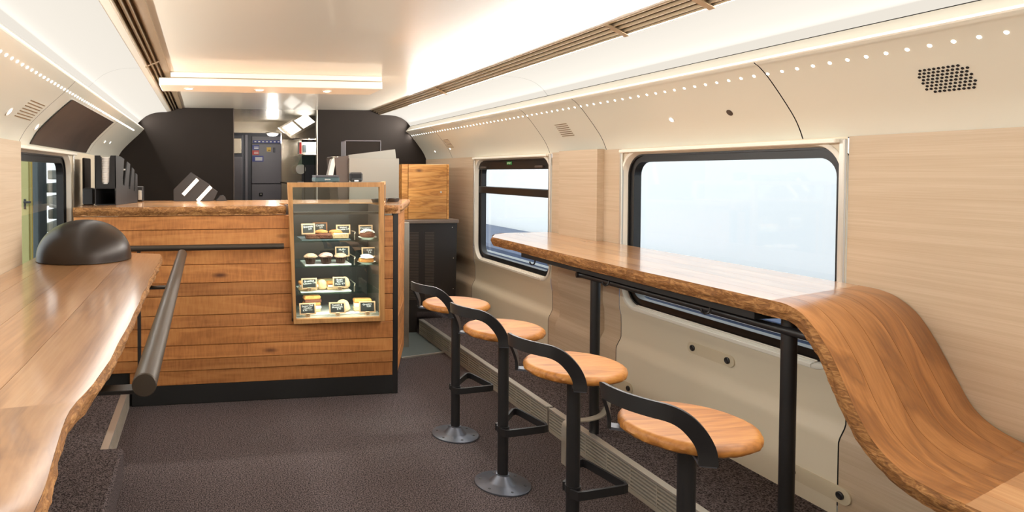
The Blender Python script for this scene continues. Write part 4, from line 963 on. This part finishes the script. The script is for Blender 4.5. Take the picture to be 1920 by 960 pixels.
# ------------------------------------------------------------------ S-curved timber tables
def s_table(name, label, F, B, xf, xb, us, joints, thick, wobble, farcut, edge_seed, nseg=9, bend='bendboard'):
    t = thing(name, label, 'table', ((xf+xb)/2, (F[0][0]+F[-1][0])/2, min(f[1] for f in F)-thick))
    Fp = bez([(0, y, z) for y, z in F], nseg*(len(F)-1)); Bp = bez([(0, y, z) for y, z in B], nseg*(len(B)-1)); n = len(Fp)
    sg = 1 if xb > xf else -1
    def prof(u): return [Fp[i].lerp(Bp[i], u) for i in range(n)]
    def normals(P):
        out = []
        for i in range(n):
            d_ = P[min(i+1, n-1)]-P[max(i-1, 0)]; nv = Vector((0, -d_.z, d_.y)).normalized()
            if nv.z < 0: nv = -nv
            out.append(nv)
        return out
    def xat(u, i, s): return (xf+wobble(s)*(1-u)**3)+(xb-xf-wobble(s)*(1-u)**3*0)*u if u > 0 else xf+wobble(s)
    arc = [0.0]
    for i in range(1, n): arc.append(arc[-1]+(Fp[i]-Fp[i-1]).length)
    secs = [0]+[j*nseg for j in joints]+[n-1]
    for si, (i0, i1) in enumerate(zip(secs, secs[1:])):
        for b, (u0, u1) in enumerate(zip(us, us[1:])):
            mb = MB(); mb.uv = []
            Pu = [prof(u0), prof(u1)]; Nu = [normals(Pu[0]), normals(Pu[1])]
            k = 0
            for i in range(i0, i1+1):
                for uu, q in ((u0+(.0009 if u0 > 0 else 0), 0), (u1-.0009, 1)):
                    x = xat(uu, i, arc[i]); p = Pu[q][i]; nv = Nu[q][i]; dy = farcut(uu) if i < nseg else 0
                    if i < nseg: dy *= (1-i/nseg)
                    tp = Vector((x, p.y-dy, p.z)); bt = tp-nv*thick
                    if u0 == 0 and q == 0: bt.x += sg*.022
                    mb.v += [tuple(tp), tuple(bt)]; mb.uv += [(uu*abs(xb-xf)+b*.7+si*3, arc[i])]*2
                k += 1
            for i in range(k-1):
                a = i*4; c = a+4
                mb.f += [(a, a+2, c+2, c), (a+1, c+1, c+3, a+3), (a, c, c+1, a+1), (a+2, a+3, c+3, c+2)]
            mb.f += [(0, 1, 3, 2), ((k-1)*4, (k-1)*4+2, (k-1)*4+3, (k-1)*4+1)]
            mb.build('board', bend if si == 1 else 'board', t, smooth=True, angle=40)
        # live edge of this section
        P0 = prof(0); N0 = normals(P0); rows = []; J = 9
        sub = 4
        idx = []
        for i in range(i0, i1):
            for s_ in range(sub): idx.append((i, s_/sub))
        idx.append((i1, 0))
        for j in range(J+1):
            v = j/J; row = []
            for i, fr in idx:
                i2 = min(i+1, n-1); p = P0[i].lerp(P0[i2], fr); nv = N0[i].lerp(N0[i2], fr); s = arc[i]+(arc[i2]-arc[i])*fr
                dy = farcut(0)*(1-(i+fr)/nseg) if i < nseg else 0
                base = Vector((xf+wobble(s), p.y-dy, p.z))-nv*(thick*v+.0005)
                nn = noise.fractal((s*13+edge_seed, v*2.2, edge_seed), .9, 2.2, 4)
                o = .006*math.sin(math.pi*min(1, v*1.15))+.0065*nn*(.25 if j == 0 else 1)-.010*v*v
                base.x -= sg*o; row.append(tuple(base))
            rows.append(row)
        MB().grid(rows).build('live_edge', 'bark', t, smooth=True, angle=28)
    # rough far end
    rows = []
    for j in range(7):
        v = j/6; row = []
        for i in range(41):
            u = i/40; p = Fp[0].lerp(Bp[0], u); x = xat(u, 0, 0) if u > 0 else xf+wobble(0); dy = farcut(u)
            nn = noise.fractal((x*15+edge_seed, v*2.2, 4), .9, 2.2, 4)
            row.append((x, p.y-dy+.003*math.sin(math.pi*v)+.004*nn, p.z-thick*v))
        rows.append(row)
    MB().grid(rows).build('end_edge', 'bark', t, smooth=True, angle=28)
    return t
F = [(3.86, .923), (3.3, .923), (2.7, .923), (2.1, .923), (1.80, .923), (1.72, .923), (1.665, .920), (1.615, .902), (1.565, .860), (1.516, .794), (1.458, .695), (1.404, .627), (1.342, .589), (1.273, .576), (1.2, .575), (.8, .575), (.3, .575), (-.2, .575)]
B = [(3.90, .923), (3.4, .923), (2.8, .923), (2.25, .923), (1.99, .923), (1.90, .923), (1.83, .920), (1.775, .905), (1.715, .866), (1.66, .794), (1.605, .70), (1.562, .634), (1.511, .598), (1.445, .580), (1.38, .575), (.95, .575), (.4, .575), (-.1, .575)]
def fc_r(u): return .22*max(0, 1-u/.42)**2.2
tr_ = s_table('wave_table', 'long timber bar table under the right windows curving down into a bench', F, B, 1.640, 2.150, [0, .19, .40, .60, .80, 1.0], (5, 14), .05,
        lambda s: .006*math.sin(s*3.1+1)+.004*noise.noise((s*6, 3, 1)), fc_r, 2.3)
Fl = [(3.175, .923), (2.6, .923), (2.1, .923), (1.6, .923), (1.13, .923), (.85, .922), (.75, .918), (.69, .902), (.63, .86), (.575, .794), (.51, .695), (.45, .627), (.39, .589), (.32, .576), (.2, .575), (-.2, .575)]
Bl = [(3.235, .923), (2.65, .923), (2.1, .923), (1.6, .923), (1.06, .923), (.85, .922), (.75, .918), (.69, .902), (.63, .86), (.575, .794), (.51, .695), (.45, .627), (.39, .589), (.32, .576), (.2, .575), (-.2, .575)]
def wob_l(s):
    y = 3.175-s
    return -.020*math.exp(-((y-1.06)/.16)**2)+.004*math.exp(-((y-1.75)/.3)**2)+.005*noise.noise((s*7, 1, 2))-.012*max(0, 1-s/.12)**2
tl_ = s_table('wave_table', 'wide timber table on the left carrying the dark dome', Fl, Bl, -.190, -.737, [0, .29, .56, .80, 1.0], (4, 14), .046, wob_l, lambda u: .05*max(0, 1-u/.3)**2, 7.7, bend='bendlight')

def leg(par, x, y, z0, z1, r=.021): MB().tube([(x, y, z0), (x, y, z1)], r, 18).build('leg', 'black', par, smooth=True)
leg(tr_, 1.74, 2.758, PLAT+.0005, .873); leg(tr_, 1.74, 1.752, PLAT+.0005, .873)
MB().tube([(1.70, 2.848, .824), (1.712, 2.845, .824), (1.722, 2.83, .824), (1.724, 2.80, .824), (1.724, 1.60, .824)], .0135, 14).build('foot_rail', 'black', tr_, smooth=True)
MB().box(1.664, 1.80, 1.80, 3.32, .848, .872, .001).build('support_plate', 'blackmatte', tr_)
for yy in (3.22, 2.58, 2.01):
    MB().tube([(1.69, yy, .86), (1.69, yy, .832), (1.687, yy+.004, .822), (1.68, yy+.012, .818), (1.673, yy+.018, .824), (1.672, yy+.02, .834)], .004, 8).build('hook', 'black', tr_, smooth=True)
leg(tl_, -.345, 1.30, .1405, .878, .024)
tag(MB().tube([(-.352, 3.70, PLAT+.0005), (-.352, 3.70, .90)], .010, 14).build('slim_post', 'black', smooth=True), 'slim black post standing against the counter front behind the left table', 'post')
# stout handrail in front of the left table
t = thing('handrail', 'stout dark metal handrail along the left table edge', 'rail', (-.112, 2.3, .894))
MB().tube([(-.115, 1.298, .892), (-.115, 1.30, .892), (-.109, 3.32, .896), (-.109, 3.322, .896)], [.0215, .0235, .0235, .0215], 28).build('tube', 'barsteel', t, smooth=True, angle=30)
for yy in (1.36, 2.55):
    MB().box(-.33, -.10, yy-.02, yy+.02, .862, .870, .001).build('bracket', 'black', t)
    MB().box(-.33, -.305, yy-.02, yy+.02, .70, .8765, .001).build('bracket_plate', 'black', t)

# dark metal dome on the left table
def dome_prof():
    out = []
    for k in range(19):
        a = math.pi/2*k/18; out.append((.196*math.cos(a)**.92 if k < 18 else .0001, .012+.158*math.sin(a)))
    return [(.188, 0), (.196, .002)]+out
tag(MB().lathe(dome_prof(), (-.512, 2.985, .9235), 64).build('metal_dome', 'bronze', smooth=True, angle=60), 'dark bronze metal dome resting upside down on the left table', 'dome')

# ------------------------------------------------------------------ bar stools
def make_stool(label):
    t = thing('bar_stool', label, 'bar stool', (0, 0, 0), 'bar stools along the right table')
    b = MB().lathe([(.1135, .0008), (.1135, .006), (.111, .008), (.058, .009), (.052, .014), (.032, .036), (.0265, .042), (.0265, .045), (.02, .046)], (0, 0, 0), 48).build('base', 'basesteel', t, smooth=True, angle=40)
    for k in range(6):
        a = math.radians(60*k+30); MB().lathe([(.0058, 0), (.005, .0015), (.0001, .0012)], (.09*math.cos(a), .09*math.sin(a), .0085), 12).build('screw', 'black', b)
    MB().tube([(0, 0, .04), (0, 0, .628)], .0218, 24).build('post', 'black', t, smooth=True)
    MB().lathe([(.03, .612), (.05, .622), (.085, .6275), (.0001, .628)], (0, 0, 0), 32).build('seat_plate', 'black', t, smooth=True)
    R_ = .163
    prof = [(R_-.03, .6283), (R_-.012, .630), (R_-.003, .636), (R_, .644), (R_-.002, .652), (R_-.008, .658), (R_-.014, .6605), (R_-.02, .6602), (R_*.6, .6598), (.0001, .6595)]
    def wob(a, i, r, z):
        if i in (1, 2, 3, 4, 5): return .0035*noise.fractal((math.cos(a)*9, math.sin(a)*9, i*.8), .8, 2, 3)
        return 0
    MB().lathe(prof, (0, 0, 0), 120, wob).build('seat', 'seat', t, smooth=True, angle=50)
    # low back band
    ax = math.radians(-163); path = []; ups = []; sd = []; N_ = 48
    key = [(0, .222, .745), (14, .222, .745), (25, .218, .742), (33, .208, .727), (40, .196, .700), (45, .187, .672), (47.5, .183, .648), (48, .183, .622)]
    half = bez([(a_*1.0, r_*1000, z_*1000) for a_, r_, z_ in key], 42)
    full = [Vector((-p.x, p.y, p.z)) for p in half[::-1][:-1]]+list(half)
    P3 = [Vector((p.y/1000*math.cos(ax+math.radians(p.x)), p.y/1000*math.sin(ax+math.radians(p.x)), p.z/1000)) for p in full]
    for i, p in enumerate(P3):
        tg = (P3[min(i+1, len(P3)-1)]-P3[max(i-1, 0)]).normalized(); rad = Vector((p.x, p.y, 0)).normalized(); u = rad.cross(tg).normalized()
        if ups and u.dot(ups[-1]) < 0: u = -u
        path.append(p); ups.append(u); sd.append(rad-tg*rad.dot(tg))
    MB().sweep(path, ups, sd, .040, .009).build('back_band', 'black', t, smooth=True, angle=40)
    for s_ in (0, -1):
        p = path[s_]; rad = Vector((p.x, p.y, 0)).normalized(); q = rad*.07
        tg = Vector((-rad.y, rad.x, 0))
        MB().sweep([Vector((p.x, p.y, .6215)), Vector((p.x, p.y, .6215))-rad*.03, Vector((q.x, q.y, .6215))], [tg]*3, [(0, 0, 1)]*3, .036, .007).build('band_bracket', 'basesteel', t)
    # triangular foot rest
    A_ = (.178, -.018); B_ = (.142, .178); C0 = (.0, -.055); C1 = (-.008, .05)
    base = [(-.026, -.03), (-.012, -.052), (.02, -.05), (.165, -.03), (.182, -.024), (.186, -.008), (.155, .165), (.145, .182), (.128, .176), (.03, .06), (.0, .038), (-.02, .022)]
    pts = [Vector((x, y, .233)) for x, y in base]
    nrm = []
    for i in range(len(pts)):
        d_ = pts[min(i+1, len(pts)-1)]-pts[max(0, i-1)]; nrm.append(Vector((d_.y, -d_.x, 0)))
    MB().sweep(pts, [(0, 0, 1)]*len(pts), nrm, .029, .009).build('foot_rest', 'black', t)
    MB().tube([(0, 0, .222), (0, 0, .246)], .0255, 20).build('foot_collar', 'black', t, smooth=True)
    return t
labs = ['bar stool farthest from the camera, nearest the black vented cabinet', 'second bar stool from the black vented cabinet', 'third bar stool from the vented cabinet, beside the rear table leg', 'nearest bar stool, its base below the picture edge']
st0 = make_stool(labs[0])
for (y, lb) in zip((2.588, 2.057, 1.527), labs[1:]):
    c = copy_tree(st0, (1.223, y, 0)); c['label'] = lb
st0.location = (1.223, 3.118, 0)

# bent strap and wall cover plates
t = thing('bent_strap', 'pale grey bent metal strap beside the rear table leg', 'strap', (1.7, 2.72, PLAT))
pth = bez([(1.573, 2.72, .001), (1.573, 2.72, .10), (1.573, 2.72, .165), (1.586, 2.72, .190), (1.64, 2.72, .195), (1.70, 2.72, .198), (1.755, 2.72, .215), (1.783, 2.72, .26), (1.792, 2.72, .33), (1.793, 2.72, .41)], 45)
sides = []
for i in range(len(pth)):
    d_ = pth[min(i+1, len(pth)-1)]-pth[max(0, i-1)]; sides.append((d_.z, 0, -d_.x))
MB().sweep(pth, [(0, 1, 0)]*len(pth), sides, .035, .005).build('band', 'grille', t, smooth=True, angle=40)
def pill(y0, y1, z, h, label, bolts):
    x = XR+wave(z)-.002; t = thing('cover_plate', label, 'cover plate', (x, (y0+y1)/2, z), 'pill-shaped plates on the cream wall')
    pts = []
    for cy, a0 in ((y1-h/2, -90), (y0+h/2, 90)):
        for i in range(11):
            a = math.radians(a0+18*i); pts.append((x, cy+h/2*math.cos(a), z+h/2*math.sin(a)))
    MB().prism(pts, (-.004, 0, 0), (.004, 0, 0)).build('plate', 'plate', t)
    for yy in bolts:
        mb = MB().lathe([(.0135, 0), (.0135, .005), (.010, .007), (.006, .0055), (.0001, .005)], (0, 0, 0), 20); b = mb.build('bolt', 'black', t, off=False, smooth=True, angle=30)
        b.rotation_euler = (0, -math.pi/2, 0); b.location = Vector((x-.004, yy, z))-t.location
pill(2.435, 2.705, .511, .05, 'pill-shaped cover plate below the large window', (2.671, 2.47))
pill(3.055, 3.33, .196, .055, 'low pill-shaped cover plate beside the rear table leg', (3.083, 3.30))
pill(1.90, 2.155, .2, .055, 'low pill-shaped cover plate under the curving table end', (2.123, 1.937))

# ------------------------------------------------------------------ outside
struct('ground', MB().box(-14, 14, -8, 24, -1.3, -1.2), 'extground')
tag(MB().box(7.0, 7.3, -8, 24, -.08, 5).build('station_wall', 'extwall'), 'bright white wall seen through the right windows', 'building')
t = thing('railcar_body', 'dark blue rail vehicle seen low through the right windows', 'rail vehicle', (6.2, 6, -1.2))
MB().box(5.0, 6.9, -6, 20, -1.1, .02, .05).build('body', 'extblue', t)
for k in range(10):
    MB().box(4.99, 5.0, -5+2.4*k, -4.0+2.4*k, -.55, -.22, .004).build('panel', 'extpale' if k % 3 == 0 else 'greydark', t)
MB().box(4.985, 5.0, -6, 20, -.12, -.09).build('stripe', 'extpale', t)
fy = 7.0
t = thing('yellow_building', 'pale yellow building with a door seen through the left window', 'building', (-2.2, fy, -1.2))
MB().box(-3.6, -1.70, fy, fy+.2, -1.2, 4.5).build('wall', 'extyellow', t)
dd = MB().box(-1.98, -1.725, fy-.03, fy, -1.0, 2.4, .004).build('door', 'extyellow', t)
MB().tube([(-1.765, fy-.035, 1.0), (-1.765, fy-.06, 1.0), (-1.70, fy-.06, 1.0)], .010, 8).build('handle', 'greydark', dd)
MB().box(-1.772, -1.752, fy-.04, fy-.029, .93, 1.03, .003).build('lock_plate', 'greydark', dd)
no = MB().box(-1.885, -1.80, fy-.036, fy-.03, 1.15, 1.31).build('paper_notice', 'white', dd)
for k in range(2): MB().box(-1.87, -1.82, fy-.038, fy-.036, 1.19+.05*k, 1.2+.05*k).build('print_line', 'greydark', no)
MB().box(-1.70, -1.688, fy-.02, fy+.2, -1.2, 4.5).build('yellow_edge', 'yellow', t)
tag(MB().box(-1.686, -1.625, fy-.05, fy+.3, -1.2, 4.5, .01).build('signal_post', 'extgrey'), 'blue grey post between the yellow building and the pale slabs', 'post')
tag(MB().box(-1.66, -1.2, fy+1.2, fy+1.4, -1.2, 3.0).build('shed_wall', 'greydark'), 'dark shed wall seen at the right of the left window', 'building')
for k in range(9):
    tag(MB().box(-1.68+.02*(k % 3), -1.33, fy+.4, fy+1.0, .1+.14*k, .2+.14*k, .01).build('stacked_slab', ('extpale', 'extgrey')[k % 2]), 'pale slab in the stack seen through the left window', 'slab', 'stacked slabs outside')
tag(MB().tube([(-1.60, fy+.3, .95), (-1.52, fy+.3, .93), (-1.44, fy+.3, .78), (-1.38, fy+.3, .70)], .02, 8).build('drain_pipe', 'white', smooth=True), 'white bent pipe in front of the slabs outside', 'pipe')
